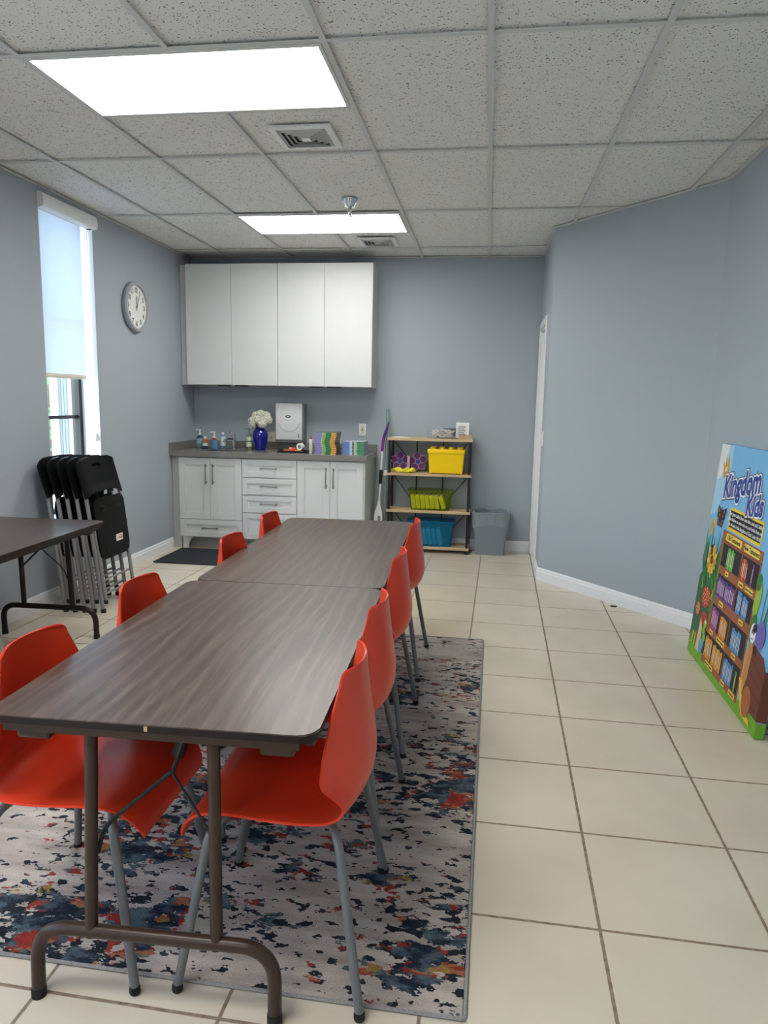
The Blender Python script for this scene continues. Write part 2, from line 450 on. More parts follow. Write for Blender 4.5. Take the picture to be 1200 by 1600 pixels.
def ell(cx, cy, rx, ry, n=20, rot=0., a0=0, a1=360):
    out = []
    for i in range(n):
        a = math.radians(a0 + (a1-a0)*i/(n if a1-a0 == 360 else n-1)); u, v = rx*math.cos(a), ry*math.sin(a)
        out.append((cx + u*math.cos(rot) - v*math.sin(rot), cy + u*math.sin(rot) + v*math.cos(rot)))
    return out
def text(name, body, size, material, parent, mtx, extrude=.0003, bold=0., align='CENTER', spacing=1., line=1., shear=0.):
    cu = bpy.data.curves.new(name, 'FONT'); cu.body = body; cu.size = size; cu.extrude = extrude; cu.offset = bold
    cu.align_x = align; cu.align_y = 'CENTER'; cu.space_character = spacing; cu.space_line = line; cu.shear = shear; cu.resolution_u = 4
    t = bpy.data.objects.new(name + '_tmp', cu); C.objects.link(t)
    dg = bpy.context.evaluated_depsgraph_get(); me = bpy.data.meshes.new_from_object(t.evaluated_get(dg))
    bpy.data.objects.remove(t); bpy.data.curves.remove(cu)
    me.materials.clear(); me.materials.append(M[material] if isinstance(material, str) else material)
    me.transform(mtx); me.name = name
    o = bpy.data.objects.new(name, me); C.objects.link(o)
    if parent is not None: o.parent = parent
    return o

# ------------------------------------------------------------------ the room
XL, YB, XD, XR, ZC, YR = -2.88, 6.88, .45, 1.345, 2.706, -3.2
YA, YE = 5.80, 4.66                     # the angled wall runs from (XD,YA) to (XR,YE)
T = .25
struct(MB().prism([(XL-.02, YR-.02), (XR+.02, YR-.02), (XR+.02, YE), (XD+.02, YA), (XD+.1, YA+.1), (XD+.1, YB+.02), (XL-.02, YB+.02)], -.1, 0.).build('floor', 'tile', smooth=0))
struct(MB().prism([(XL-.02, YR-.02), (XR+.02, YR-.02), (XR+.02, YE), (XD+.02, YA), (XD+.02, YB+.02), (XL-.02, YB+.02)], ZC+.012, ZC+.05).build('ceiling', 'ceiling', smooth=0))
ZT = ZC + .05
# left wall openings: first window seen, next inferred, rest unseen and added for daylight
WIN = [(4.46, 5.105), (1.35, 2.0), (.2, .85), (-1.3, -.65), (-2.45, -1.8)]
WZ0, WZ1 = .55, 2.66
mb = MB(); ys = [YR]
for a, b in sorted(WIN): ys += [a, b]
ys += [YB + .12]
for i in range(0, len(ys), 2): mb.box(XL-T, XL, ys[i], ys[i+1], -.1, ZT)
for a, b in WIN: mb.box(XL-T, XL, a, b, -.1, WZ0); mb.box(XL-T, XL, a, b, WZ1, ZT)
bmesh.ops.remove_doubles(mb.bm, verts=mb.bm.verts, dist=1e-5)
struct(mb.build('wall_left', 'wall', smooth=0, normals=False))
struct(MB().box(XL, XD+.1, YB, YB+.12, -.1, ZT).build('wall_back', 'wall', smooth=0))
# short wall with the door, then the angled wall, then the right wall
DY0, DY1, DZ = 6.165, 6.79, 2.05
mb = MB(); mb.box(XD, XD+.1, YA, DY0, -.1, ZT); mb.box(XD, XD+.1, DY1, YB, -.1, ZT); mb.box(XD, XD+.1, DY0, DY1, DZ, ZT)
struct(mb.build('wall_door', 'wall', smooth=0))
d = Vector((XR-XD, YE-YA)); L = d.length; d /= L; nrm = Vector((-d.y, d.x))       # nrm points out of the room
if nrm.x < 0: nrm = -nrm
def ang(u, o): return (XD + d.x*u + nrm.x*o, YA + d.y*u + nrm.y*o)
struct(MB().prism([ang(0, 0), ang(L, 0), ang(L+.1, .1), ang(0, .1)], -.1, ZT).build('wall_angled', 'wall', smooth=0))
struct(MB().box(XR, XR+.12, YR, YE, -.1, ZT).build('wall_right', 'wall', smooth=0))
struct(MB().box(XL-T, XR+.12, YR-.12, YR, -.1, ZT).build('wall_rear', 'wall', smooth=0))

# baseboards
BP = [(0, 0), (.014, 0), (.014, .07), (.010, .078), (.010, .088), (.004, .10), (0, .10)]
def board(name, p, q, flip=1, prof=BP, material='white_trim', z=0.):
    p, q = Vector(p), Vector(q); t = (q - p).normalized(); n = Vector((-t.y, t.x)) * flip
    mb = MB(); rings = []
    for e in (p, q): rings.append([mb.bm.verts.new((e.x + n.x*o, e.y + n.y*o, z+h)) for o, h in prof])
    k = len(prof)
    for i in range(k): mb.bm.faces.new((rings[0][i], rings[0][(i+1) % k], rings[1][(i+1) % k], rings[1][i]))
    mb.bm.faces.new(rings[0]); mb.bm.faces.new(rings[1][::-1])
    return struct(mb.build(name, material, smooth=0))
board('baseboard_left', (XL, YR), (XL, 6.31), -1)
board('baseboard_back', (-1.055, YB), (XD, YB), -1)
board('baseboard_door', (XD, YA), (XD, 6.10), 1)
board('baseboard_angled', (XD, YA), (XR, YE), -1)
board('baseboard_right', (XR, YE), (XR, YR), -1)
# ceiling edge trim and the suspended grid
EP = [(0, 0), (.022, 0), (.022, .004), (.002, .004), (.002, .02), (0, .02)]
zt = ZC - .002
for i, (p, q, fl) in enumerate((((XL, YR), (XL, YB), -1), ((XL, YB), (XD, YB), -1), ((XD, YB), (XD, YA), -1), ((XD, YA), (XR, YE), -1), ((XR, YE), (XR, YR), -1))):
    board('trim_%d' % (i+1), p, q, fl, EP, 'grid', zt)
OX, OY, BX, BY = -.0426, 4.0404, .6096, 1.2192
def xmax(y): return XD if y > YA else (XR if y < YE else XD + (XR-XD)*(YA-y)/(YA-YE))
def ymax(x): return YB if x < XD else YA - (YA-YE)*(x-XD)/(XR-XD)
mb = MB()
for i in range(-4, 3):
    x = OX + i*BX; mb.box(x-.012, x+.012, YR+.02, ymax(x+.012)-.02, ZC-.003, ZC+.001)
for j in range(-5, 3):
    y = OY + j*BY; mb.box(XL+.02, xmax(y+.012)-.02, y-.012, y+.012, ZC-.0025, ZC+.001)
XA, XB = OX - 3*BX, OX - BX
LIGHT_Y = [OY - BY, OY + BY, OY - 3*BY, OY - 5*BY]
for y in LIGHT_Y: mb.box(XA, XB, y+BY/2-.012, y+BY/2+.012, ZC-.0025, ZC+.001)
struct(mb.build('trim_6', 'grid', smooth=0))

# ceiling lights
LL = ['large lit ceiling panel nearest the camera, left of centre', 'lit ceiling panel in front of the upper cabinets, beyond the sprinkler',
      'lit ceiling panel behind the camera, first row', 'lit ceiling panel behind the camera, last row']
for y, lb in zip(LIGHT_Y, LL):
    t = thing('ceiling_light', lb, 'ceiling light', ((XA+XB)/2, y+BY/4, ZC-.004), group='recessed ceiling panels')
    w, h = BX-.0125, BY/4-.0125
    mb = MB(); r = .016
    mb.box(-w, w, -h, -h+r, -.004, .015, .001); mb.box(-w, w, h-r, h, -.004, .015, .001)
    mb.box(-w, -w+r, -h+r, h-r, -.004, .015, .001); mb.box(w-r, w, -h+r, h-r, -.004, .015, .001); mb.box(-w+r, w-r, -h+r, h-r, .008, .014)
    mb.build('frame', 'grid', t)
    MB().box(-w+r, w-r, -h+r, h-r, -.001, .004).build('diffuser', 'lamp', t, smooth=0)

# ceiling vents: four-way louvres
def vent(x, y, label):
    t = thing('ceiling_vent', label, 'air vent', (x, y, ZC-.001), group='ceiling air vents')
    mb = MB(); R = .155
    for a in (0, 90, 180, 270):
        m = Matrix.Rotation(math.radians(a), 4, 'Z')
        mb.prism([(-R, -R), (R, -R), (R-.03, -R+.03), (-R+.03, -R+.03)], -.012, .002)
    b2 = MB()
    for a in (90, 180, 270):
        pass
    mb.bm.free(); mb = MB()
    for a in (0, 90, 180, 270):
        bb = bmesh.new(); k = [bb.verts.new(p) for p in ((-R, -R, -.008), (R, -R, -.008), (R-.03, -R+.03, -.012), (-R+.03, -R+.03, -.012), (-R, -R, .002), (R, -R, .002), (R-.03, -R+.03, .002), (-R+.03, -R+.03, .002))]
        for f in ((0, 1, 2, 3), (7, 6, 5, 4), (0, 4, 5, 1), (2, 6, 7, 3), (1, 5, 6, 2), (0, 3, 7, 4)): bb.faces.new([k[i] for i in f])
        mb.join(bb, 0, Matrix.Rotation(math.radians(a), 4, 'Z'))
    mb.build('frame', 'white', t, smooth=0)
    MB().box(-R+.03, R-.03, -R+.03, R-.03, .0, .003).build('backing', 'black', t, smooth=0)
    q = R - .034
    for a in (0, 90, 180, 270):
        m = Matrix.Rotation(math.radians(a), 4, 'Z')
        for k in range(4):
            s = .03 + k*.026; mb = MB()
            wv = s + .012
            bb = bmesh.new(); vs = [bb.verts.new(p) for p in ((-wv, -s-.018, -.002), (wv, -s-.018, -.002), (wv-.016, -s+.004, -.016), (-wv+.016, -s+.004, -.016))]
            bb.faces.new(vs); bmesh.ops.solidify(bb, geom=list(bb.faces), thickness=.0025)
            mb.join(bb, 0, m); mb.build('louvre', 'white', t, smooth=0)
    MB().box(-.022, .022, -.022, .022, -.017, -.013).build('centre_plate', 'white', t, smooth=0)
vent(-.957, 3.77, 'square white ceiling vent between the two lit panels')
vent(-.957, 6.19, 'small far ceiling vent just above the upper cabinets')

# sprinkler
t = thing('sprinkler_head', 'chrome fire sprinkler hanging from the ceiling before the far light', 'sprinkler', (-.955, 4.93, ZC))
MB().lathe([(.012, -.05), (.03, -.048), (.034, -.03), (.05, -.004), (.052, .002)], 24).build('escutcheon', 'chrome', t)
mb = MB().lathe([(.006, -.10), (.009, -.095), (.009, -.075), (.014, -.07), (.014, -.045)], 12)
mb.tube([(-.009, 0, -.07), (-.012, 0, -.088), (-.003, 0, -.103)], .002, 6); mb.tube([(.009, 0, -.07), (.012, 0, -.088), (.003, 0, -.103)], .002, 6)
mb.build('nozzle', 'chrome', t)
MB().lathe([(.018, -.107), (.018, -.104)], 16).build('deflector', 'chrome', t)

# ------------------------------------------------------------------ windows
def window(n, a, b, blind):
    xf = XL - .165
    w = struct(MB().box(xf-.03, xf+.03, a, a+.045, WZ0, WZ1).box(xf-.03, xf+.03, b-.045, b, WZ0, WZ1).box(xf-.03, xf+.03, a+.045, b-.045, WZ0, WZ0+.045).box(xf-.03, xf+.03, a+.045, b-.045, WZ1-.045, WZ1).build('window_%d' % n, 'black_metal', smooth=0))
    for z in (1.24, 1.93): MB().box(xf-.012, xf+.012, a+.045, b-.045, z-.012, z+.012).build('glazing_bar', 'black_metal', w, smooth=0)
    MB().box(xf-.004, xf+.000, a+.045, b-.045, WZ0+.045, WZ1-.045).build('pane', 'glass', w, smooth=0)
    MB().box(XL-.135, XL+.0, a+.001, b-.001, WZ0-.0, WZ0+.012).build('sill', 'white_trim', w, smooth=0)
    mb = MB().box(XL-.135, XL-.001, b-.004, b-.0005, WZ0+.012, WZ1); mb.box(XL-.135, XL-.001, a+.0005, a+.004, WZ0+.012, WZ1)
    mb.build('reveal_lining', 'white_trim', w, smooth=0)
for i, (a, b) in enumerate(WIN): window(i+1, a, b, i == 0)
# roller blind
a, b = WIN[0]
t = thing('roller_blind', 'white roller blind drawn most of the way down the tall left window', 'blind', (XL, (a+b)/2, 2.62))
hw = (b-a)/2
prof = [(-.045, .055), (.012, .055), (.03, .045), (.04, .02), (.041, -.015), (.036, -.036), (.026, -.04), (.026, -.034), (-.045, -.034)]
MB().prism([(x, z) for x, z in prof], -hw+.004, hw-.004, 'y').build('valance', 'white', t)
MB().prism([(x*1.0+.0, z) for x, z in [(-.045, .056), (.013, .056), (.031, .046), (.0415, .02), (.0425, -.015), (.037, -.037), (.026, -.041), (-.045, -.041)]], hw-.004, hw+.004, 'y').build('end_cap', 'white', t)
MB().prism([(x*1.0+.0, z) for x, z in [(-.045, .056), (.013, .056), (.031, .046), (.0415, .02), (.0425, -.015), (.037, -.037), (.026, -.041), (-.045, -.041)]], -hw-.004, -hw+.004, 'y').build('end_cap', 'white', t)
MB().box(-.0610, -.0600, -hw+.015, hw-.06, 1.535-2.62, -.03).build('fabric', 'blind', t, smooth=0)
MB().box(-.066, -.055, -hw+.015, hw-.06, 1.513-2.62, 1.545-2.62, .004).build('bottom_rail', 'ivory', t)
mb = MB()
mb.tube(catmull([(-.045, hw-.035, -.04), (-.045, hw-.034, -.7), (-.045, hw-.034, -1.45), (-.04, hw-.026, -1.515), (-.035, hw-.018, -1.5), (-.035, hw-.016, -.7), (-.035, hw-.016, -.04)], 8), .0022, 6)
mb.build('chain', 'white', t)
mb = MB().box(-.05, -.02, hw-.035, hw-.006, -1.56, -1.50, .004); mb.build('chain_tensioner', 'white', t)

# ------------------------------------------------------------------ outside the window
struct(MB().box(-30, XL-T, -18, 30, -.25, -.15).build('outside_ground', 'concrete', smooth=0))
t = thing('building_pier', 'white and grey boarded building corner seen through the left window', 'building', (-5.25, 8.28, -.15))
MB().box(-.055, .03, -.02, .5, 0, 4.2).build('white_pilaster', 'stucco', t, smooth=0)
mb = MB()
for k in range(4): mb.box(.03+k*.039, .03+k*.039+.036, .02, .5, 0, 4.2, .003)
mb.build('grey_boards', 'stucco_grey', t, smooth=0)
MB().box(.186, .9, -.02, .5, 0, 4.2).build('white_corner', 'stucco', t, smooth=0)
t = thing('hedge', 'leafy green hedge outside the left window', 'hedge', (-9.3, 14.0, -.15))
mb = MB()
for k in range(2600):
    x = random.gauss(0, .75); y = random.gauss(0, .9); z = random.uniform(.1, 3.6) ; s = random.uniform(.05, .11)
    if abs(x) > 1.5 or abs(y) > 1.9: continue
    R = Euler((random.uniform(0, 6.3), random.uniform(0, 6.3), random.uniform(0, 6.3))).to_matrix()
    q = [Vector((x, y, z)) + R @ Vector(p) for p in ((-s, 0, 0), (0, -s*.5, s*.15), (s, 0, 0), (0, s*.5, s*.15))]
    mb.bm.faces.new([mb.bm.verts.new(p) for p in q])
mb.build('foliage', 'hedge', t, smooth=0, normals=False)
mb = MB()
for k in range(9):
    x, y = random.uniform(-.8, .8), random.uniform(-1, 1); mb.tube([(x, y, 0), (x*1.1, y*1.1, 1.2), (x*1.3, y*1.2, 2.6)], [.04, .03, .012], 6)
mb.build('stems', 'bark', t)

# ------------------------------------------------------------------ door in the short wall
dr = struct(MB().box(XD+.045, XD+.08, DY0+.018, DY1-.018, .008, DZ-.018, .002).build('door_1', 'door', smooth=0))
mb = MB(); c = .06
mb.box(XD-.014, XD, DY0-c, DY0, 0, DZ+c, .003); mb.box(XD-.014, XD, DY1, DY1+c, 0, DZ+c, .003); mb.box(XD-.014, XD, DY0, DY1, DZ, DZ+c, .003)
mb.box(XD, XD+.1, DY0, DY0+.016, 0, DZ); mb.box(XD, XD+.1, DY1-.016, DY1, 0, DZ); mb.box(XD, XD+.1, DY0+.016, DY1-.016, DZ-.016, DZ)
mb.box(XD+.03, XD+.044, DY0+.016, DY0+.03, 0, DZ-.016); mb.box(XD+.03, XD+.044, DY1-.03, DY1-.016, 0, DZ-.016)
struct(mb.build('trim_7', 'white_trim', smooth=0))
t = thing('light_switch', 'white light switch plate beside the door on the short wall', 'light switch', (XD, 5.98, 1.12))
MB().box(-.007, 0, -.036, .036, -.058, .058, .002).build('plate', 'white', t); MB().box(-.012, -.006, -.012, .012, -.03, .03, .002).build('rocker', 'white', t)

# ------------------------------------------------------------------ clock
t = thing('wall_clock', 'round silver rimmed wall clock on the left wall', 'clock', (XL, 5.685, 2.112))
MB().lathe([(.17, .0), (.19, .004), (.198, .02), (.198, .036), (.190, .046), (.172, .047), (.166, .036), (.166, .024)], 56, axis='x').build('rim', 'clock_rim', t)
MB().lathe([(.169, .022), (.169, .028)], 56, axis='x').build('dial', 'clock_face', t)
# local frame of the dial: right on the dial is +Y, up is +Z, facing +X
def dial(y, z, x=.0285): return Matrix(((0, 0, 1, x), (1, 0, 0, y), (0, 1, 0, z), (0, 0, 0, 1)))
for h in range(1, 13):
    an = PI/2 - h*PI/6
    text('numeral', str(h), .052, 'ink', t, dial(.132*math.cos(an), .132*math.sin(an)), bold=.0022)
def hand(an, ln, w, x, nm):
    m = Matrix.Rotation(an, 4, 'X'); mb = MB().box(x, x+.0015, -w, w, -.025, ln, .0005); o = mb.build(nm, 'ink', t, smooth=0); o.rotation_euler = (-an, 0, 0)
    return o
hand(math.radians(2), .085, .004, .032, 'hour_hand'); hand(math.radians(27), .118, .003, .034, 'minute_hand')
MB().lathe([(.007, .031), (.007, .037)], 16, axis='x').build('hub', 'ink', t)
M['clock_glass'] = clear('clock_glass', 'ffffff', .03, .04)
MB().lathe([(.167, .0375), (.167, .039)], 48, axis='x').build('glass', 'clock_glass', t)

# ------------------------------------------------------------------ cabinets
def slab_unit(x0, x1, label, filler=None, side=False):
    t = thing('upper_cabinet', label, 'cabinet', (x0, 6.58, 1.515), group='wall cabinets')
    w, dp, h = x1-x0, YB-.003-6.58, 1.09
    mb = MB(); mb.box(0, .018, 0, dp, 0, h); mb.box(w-.018, w, 0, dp, 0, h); mb.box(.018, w-.018, 0, dp, 0.002, .02); mb.box(.018, w-.018, 0, dp, h-.02, h); mb.box(.018, w-.018, dp-.01, dp, .02, h-.02)
    mb.build('body', 'cab_side' if side else 'cab', t, smooth=0)
    if filler: MB().box(filler-x0, 0, .03, .05, 0, h).build('filler_strip', 'cab', t, smooth=0)
    m = w/2
    for a, b, hx in ((.0015, m-.0015, m-.14), (m+.0015, w-.0015, m+.03)):
        dd = MB().box(a, b, -.021, -.001, .003, h-.0, .0012).build('door', 'cab', t, smooth=0)
        MB().box(hx, hx+.125, -.028, -.002, -.009, .0025, .0008).build('finger_pull', 'black', dd, smooth=0)
slab_unit(-2.808, -1.932, 'white wall cabinet with two flat doors, left half above the counter', filler=XL+.002)
slab_unit(-1.930, -1.055, 'white wall cabinet with two flat doors, right half nearest the shelf', side=True)

def shaker(mb, x0, x1, z0, z1, y=0., fr=.062, th=.02):
    mb.box(x0, x0+fr, y-th, y, z0, z1, .0012); mb.box(x1-fr, x1, y-th, y, z0, z1, .0012)
    mb.box(x0+fr, x1-fr, y-th, y, z0, z0+fr, .0012); mb.box(x0+fr, x1-fr, y-th, y, z1-fr, z1, .0012)
    mb.box(x0+fr, x1-fr, y-th+.010, y, z0+fr, z1-fr)
    mb.box(x0+fr, x0+fr+.008, y-th+.004, y-.002, z0+fr, z1-fr, .001); mb.box(x1-fr-.008, x1-fr, y-th+.004, y-.002, z0+fr, z1-fr, .001)
    mb.box(x0+fr, x1-fr, y-th+.004, y-.002, z0+fr, z0+fr+.008, .001); mb.box(x0+fr, x1-fr, y-th+.004, y-.002, z1-fr-.008, z1-fr, .001)
    return mb
def pull(parent, x, z, L, vert):
    mb = MB(); y = -.02
    if vert:
        mb.box(x-.005, x+.005, y-.034, y-.024, z-L/2, z+L/2, .003)
        for s in (-1, 1): mb.box(x-.006, x+.006, y-.03, y, z+s*(L/2-.012)-.006, z+s*(L/2-.012)+.006, .002); mb.box(x-.008, x+.008, y-.036, y-.022, z+s*(L/2)-.008, z+s*(L/2)+.008, .003)
    else:
        mb.box(x-L/2, x+L/2, y-.034, y-.024, z-.005, z+.005, .003)
        for s in (-1, 1): mb.box(x+s*(L/2-.012)-.006, x+s*(L/2-.012)+.006, y-.03, y, z-.006, z+.006, .002); mb.box(x+s*L/2-.008, x+s*L/2+.008, y-.036, y-.022, z-.008, z+.008, .003)
    mb.build('handle', 'nickel', parent)
YF = 6.32
def base_unit(x0, x1, label, doors=(), drawers=(), foot=False, side=False):
    t = thing('base_cabinet', label, 'cabinet', (x0, YF, 0), group='base cabinets')
    w, dp, h0, h1 = x1-x0, YB-.002-YF, .112, .862
    mb = MB(); mb.box(0, .018, 0, dp, h0, h1); mb.box(w-.018, w, 0, dp, h0, h1); mb.box(.018, w-.018, 0, dp, h0, h0+.018); mb.box(.018, w-.018, dp-.01, dp, h0+.018, h1)
    mb.box(.018, w-.018, 0, .018, h1-.03, h1)
    mb.build('body', 'cab', t, smooth=0)
    MB().box(.0, w, .16, .178, 0, h0).build('toe_kick', 'cab_side', t, smooth=0)
    for a, b, z0, z1, hs in doors:
        o = shaker(MB(), a-x0+.0015, b-x0-.0015, z0, z1).build('door', 'cab', t, smooth=0)
        pull(o, (b-x0-.034) if hs > 0 else (a-x0+.034), z1-.145, .17, True)
    for z0, z1 in drawers:
        o = shaker(MB(), .0015, w-.0015, z0+.0015, z1-.0015, fr=.048).build('drawer', 'cab', t, smooth=0)
        pull(o, w/2, (z0+z1)/2+.005, .145, False)
    if foot:
        for s, xx in ((1, .02), (-1, w-.02)):
            p = [(xx, 0), (xx+s*.05, 0), (xx+s*.055, .05), (xx+s*.08, .09), (xx+s*.10, .112), (xx, .112)]
            MB().prism(p, .0, .02, 'y').build('foot', 'cab', t, smooth=0)
    if side: MB().box(w, w+.016, -.018, dp, 0, .862).build('end_panel', 'cab_side', t, smooth=0)
    return t
u = base_unit(-2.80, -2.197, 'white base cabinet under the sink, two doors over one drawer', [(-2.80, -2.4985, .285, .852, 1), (-2.4985, -2.197, .285, .852, -1)], [(.115, .282)], foot=True)
MB().box(-.078, 0, .02, .038, .0, .862).build('filler_strip', 'cab_side', u, smooth=0)
base_unit(-2.194, -1.682, 'white base cabinet of four stacked drawers between the door units', (), [(.687, .852), (.527, .684), (.362, .524), (.115, .359)])
base_unit(-1.679, -1.073, 'white base cabinet with two tall doors at the right end', [(-1.679, -1.376, .115, .852, 1), (-1.376, -1.073, .115, .852, -1)], (), side=True)
# worktop with a sink cut-out
CT = .912
t = thing('worktop', 'speckled grey stone worktop with low backsplash along the back wall', 'worktop', (XL, 6.275, .862))
sx0, sx1, sy0, sy1 = .27, .60, .10, .34; Wd, Dp = -1.04-XL, YB-.002-6.275
mb = MB(); mb.box(.001, sx0, 0, Dp, .001, .05, .003); mb.box(sx1, Wd, 0, Dp, .001, .05, .003); mb.box(sx0, sx1, 0, sy0, .001, .05); mb.box(sx0, sx1, sy1, Dp, .001, .05)
mb.build('slab', 'granite', t, smooth=0)
MB().box(.001, Wd, Dp-.02, Dp, .05, .12, .002).build('backsplash', 'granite', t, smooth=0)
MB().box(.001, .02, .0, Dp-.02, .05, .12, .002).build('side_splash', 'granite', t, smooth=0)
# sink and tap
t = thing('sink', 'small steel sink sunk into the worktop in front of the tap', 'sink', (XL+(sx0+sx1)/2, 6.275+(sy0+sy1)/2, .862))
hx, hy = (sx1-sx0)/2, (sy1-sy0)/2
mb = MB(); th = .004
mb.box(-hx, -hx+th, -hy, hy, -.14, .044); mb.box(hx-th, hx, -hy, hy, -.14, .044); mb.box(-hx+th, hx-th, -hy, -hy+th, -.14, .044); mb.box(-hx+th, hx-th, hy-th, hy, -.14, .044); mb.box(-hx+th, hx-th, -hy+th, hy-th, -.14, -.135)
mb.build('basin', 'steel', t, smooth=0)
MB().lathe([(.02, -.136), (.024, -.131), (.012, -.130)], 16).build('drain', 'chrome', t)
t = thing('tap', 'chrome single lever tap behind the sink', 'tap', (-2.395, 6.655, CT))
MB().lathe([(.024, 0), (.024, .004), (.017, .008), (.0165, .13), (.019, .132), (.019, .15), (.012, .154)], 20).build('column', 'chrome', t)
MB().tube(fillet([(0, 0, .10), (-.045, -.09, .105), (-.06, -.11, .075)], .03), [.010]*8+[.011], 10).build('spout', 'chrome', t)
MB().tube([(0, 0, .15), (-.02, -.015, .165), (-.028, -.05, .168)], [.008, .006, .005], 8).build('lever', 'chrome', t)

# soap bottles
def bottle(x, y, label, prof, mats, pump=None, sx=1., sy=.75, name='soap_bottle'):
    t = thing(name, label, 'bottle', (x, y, CT), random.uniform(-.3, .3), 'bottles around the sink')
    MB().lathe(prof, 20, sx=sx, sy=sy).build('body', mats, t)
    top = prof[-1][1]
    if pump:
        hgt, cm = pump
        mb = MB().lathe([(.012, top), (.013, top+.012), (.006, top+.016), (.005, top+hgt-.012), (.009, top+hgt-.01), (.009, top+hgt)], 12)
        mb.tube([(0, 0, top+hgt-.005), (-.03, -.008, top+hgt-.004), (-.036, -.01, top+hgt-.012)], .0045, 8); mb.build('pump', cm, t)
    else: MB().lathe([(.012, top-.002), (.013, top+.016), (.011, top+.018)], 14).build('cap', 'white', t)
    return t
bottle(-2.735, 6.66, 'clear hand soap bottle with white pump in the corner, left of all', [(.026, 0, 0), (.034, .01, 0), (.036, .05, 0), (.036, .051, 1), (.036, .095, 1), (.034, .097, 2), (.026, .118, 2), (.012, .128, 2)], ['clear_teal', 'label_teal', 'navy'], (.055, 'white'))
bottle(-2.665, 6.61, 'short orange labelled bottle with white cap beside the corner soap', [(.022, 0, 0), (.024, .006, 0), (.024, .03, 0), (.024, .031, 2), (.024, .055, 2), (.024, .056, 1), (.023, .09, 1), (.012, .10, 1)], ['navy', 'label_orange', 'label_white'])
bottle(-2.565, 6.59, 'blue liquid soap bottle with white pump and red neck label', [(.028, 0, 0), (.031, .008, 0), (.031, .088, 0), (.030, .089, 1), (.024, .098, 1), (.012, .108, 1)], ['label_blue', 'red_band'], (.06, 'white'))
o = bottle(-2.505, 6.66, 'tall pale grey bottle with dark cap just left of the tap', [(.022, 0, 0), (.026, .006, 0), (.026, .03, 0), (.026, .031, 1), (.026, .12, 1), (.024, .122, 0), (.016, .14, 0)], ['label_blue', 'label_white'], sy=.9)
bottle(-2.245, 6.66, 'olive soap bottle with cream label and clear pump beside the blue vase', [(.026, 0, 0), (.029, .006, 0), (.029, .03, 0), (.029, .031, 1), (.029, .075, 1), (.029, .076, 2), (.029, .088, 2), (.028, .089, 1), (.027, .125, 1), (.026, .126, 0), (.012, .15, 0)], ['olive', 'label_cream', 'leaf'], (.055, 'clear_teal'), sy=1.)

# vase and bouquet
VX, VY = -2.135, 6.66
tag(MB().lathe([(.045, 0), (.05, .004), (.052, .02), (.062, .06), (.072, .115), (.073, .145), (.064, .18), (.043, .2), (.036, .212), (.036, .225), (.05, .245), (.047, .246), (.031, .225), (.031, .21)], 36).build('vase', 'cobalt', None, (VX, VY, CT)), 'cobalt blue glass vase holding white flowers on the worktop', 'vase')
t = thing('bouquet', 'bunch of white flowers standing in the cobalt blue vase', 'flowers', (VX, VY, CT+.236))
heads = [(-.07, 0, .04), (-.02, -.03, .05), (.04, -.02, .045), (.075, .01, .05), (-.045, .02, .09), (.01, .0, .105), (.055, .02, .09), (.0, .04, .07), (-.06, -.025, .005), (.035, -.045, .015)]
for (hx_, hy_, hz_) in heads:
    mb = MB(); rr = .04
    for k in range(46):
        z = 1 - 2*(k+.5)/46; a = k*2.399963; rad = math.sqrt(1-z*z); n = Vector((rad*math.cos(a), rad*math.sin(a), z))
        c = Vector((hx_, hy_, hz_)) + n*rr*random.uniform(.8, 1.05); u = n.orthogonal().normalized(); w = n.cross(u)
        th = random.uniform(0, 6)
        for p in range(4):
            b = th + p*PI/2; e = u*math.cos(b)+w*math.sin(b); g = n.cross(e); s = .0125
            mb.bm.faces.new([mb.bm.verts.new(v) for v in (c, c+e*s*.7+g*s*.45+n*.002, c+e*s*1.25+n*.004, c+e*s*.7-g*s*.45+n*.002)])
    mb.ico((hx_, hy_, hz_), rr*.72, 2)
    mb.build('flower_head', 'petal', t, smooth=0, normals=False)
mb = MB()
for (hx_, hy_, hz_) in heads: mb.tube(catmull([(hx_*.1, hy_*.1, -.2), (hx_*.25, hy_*.25, -.01), (hx_*.8, hy_*.8, max(hz_-.03, .004))], 4), .0025, 5)
mb.build('stems', 'leaf', t)
for k in range(7):
    a = k*.9; mb = MB(); dx, dy = math.cos(a), math.sin(a)
    def f(u, v, dx=dx, dy=dy, k=k):
        w = .017*math.sin(PI*min(max(u, .02), .98))*(v-.5)*2; r = .02 + u*.07
        return (dx*r - dy*w, dy*r + dx*w, .012 + .03*u - .045*u*u + abs(v-.5)*.006)
    mb.grid(f, 8, 4); mb.build('leaf', 'leaf', t, normals=False)

# paper towel dispenser, outlets
t = thing('towel_dispenser', 'grey white paper towel dispenser mounted above the worktop', 'towel dispenser', (-1.873, YB, 1.012))
MB().box(-.138, .138, -.135, -.001, -.025, .34, .006).build('housing', 'disp_side', t)
mb = MB().box(-.132, .128, -.152, -.136, .0, .348, .008, seg=3); fr = mb.build('front_cover', 'disp', t)
arc = [(.105*math.cos(a), -.153, .175 + .095*math.sin(a)) for a in [math.radians(190+16*i) for i in range(11)]]
MB().tube(arc, .0022, 6).build('moulded_arc', 'disp_side', fr)
arc = [(.07*math.cos(a), -.153, .075 + .045*math.sin(a)) for a in [math.radians(205+13*i) for i in range(11)]]
MB().tube(arc, .0014, 6).build('moulded_arc', 'disp', fr)
MB().prism(ell(-.008, .222, .026, .013, 28), -.1535, -.152, 'y').build('badge', 'teal_badge', fr, smooth=0)
MB().prism(ell(-.008, .222, .013, .004, 20), -.1542, -.1535, 'y').build('badge_mark', 'disp', fr, smooth=0)
MB().box(.092, .102, -.1535, -.151, .02, .06, .002).build('lock', 'disp_side', fr)
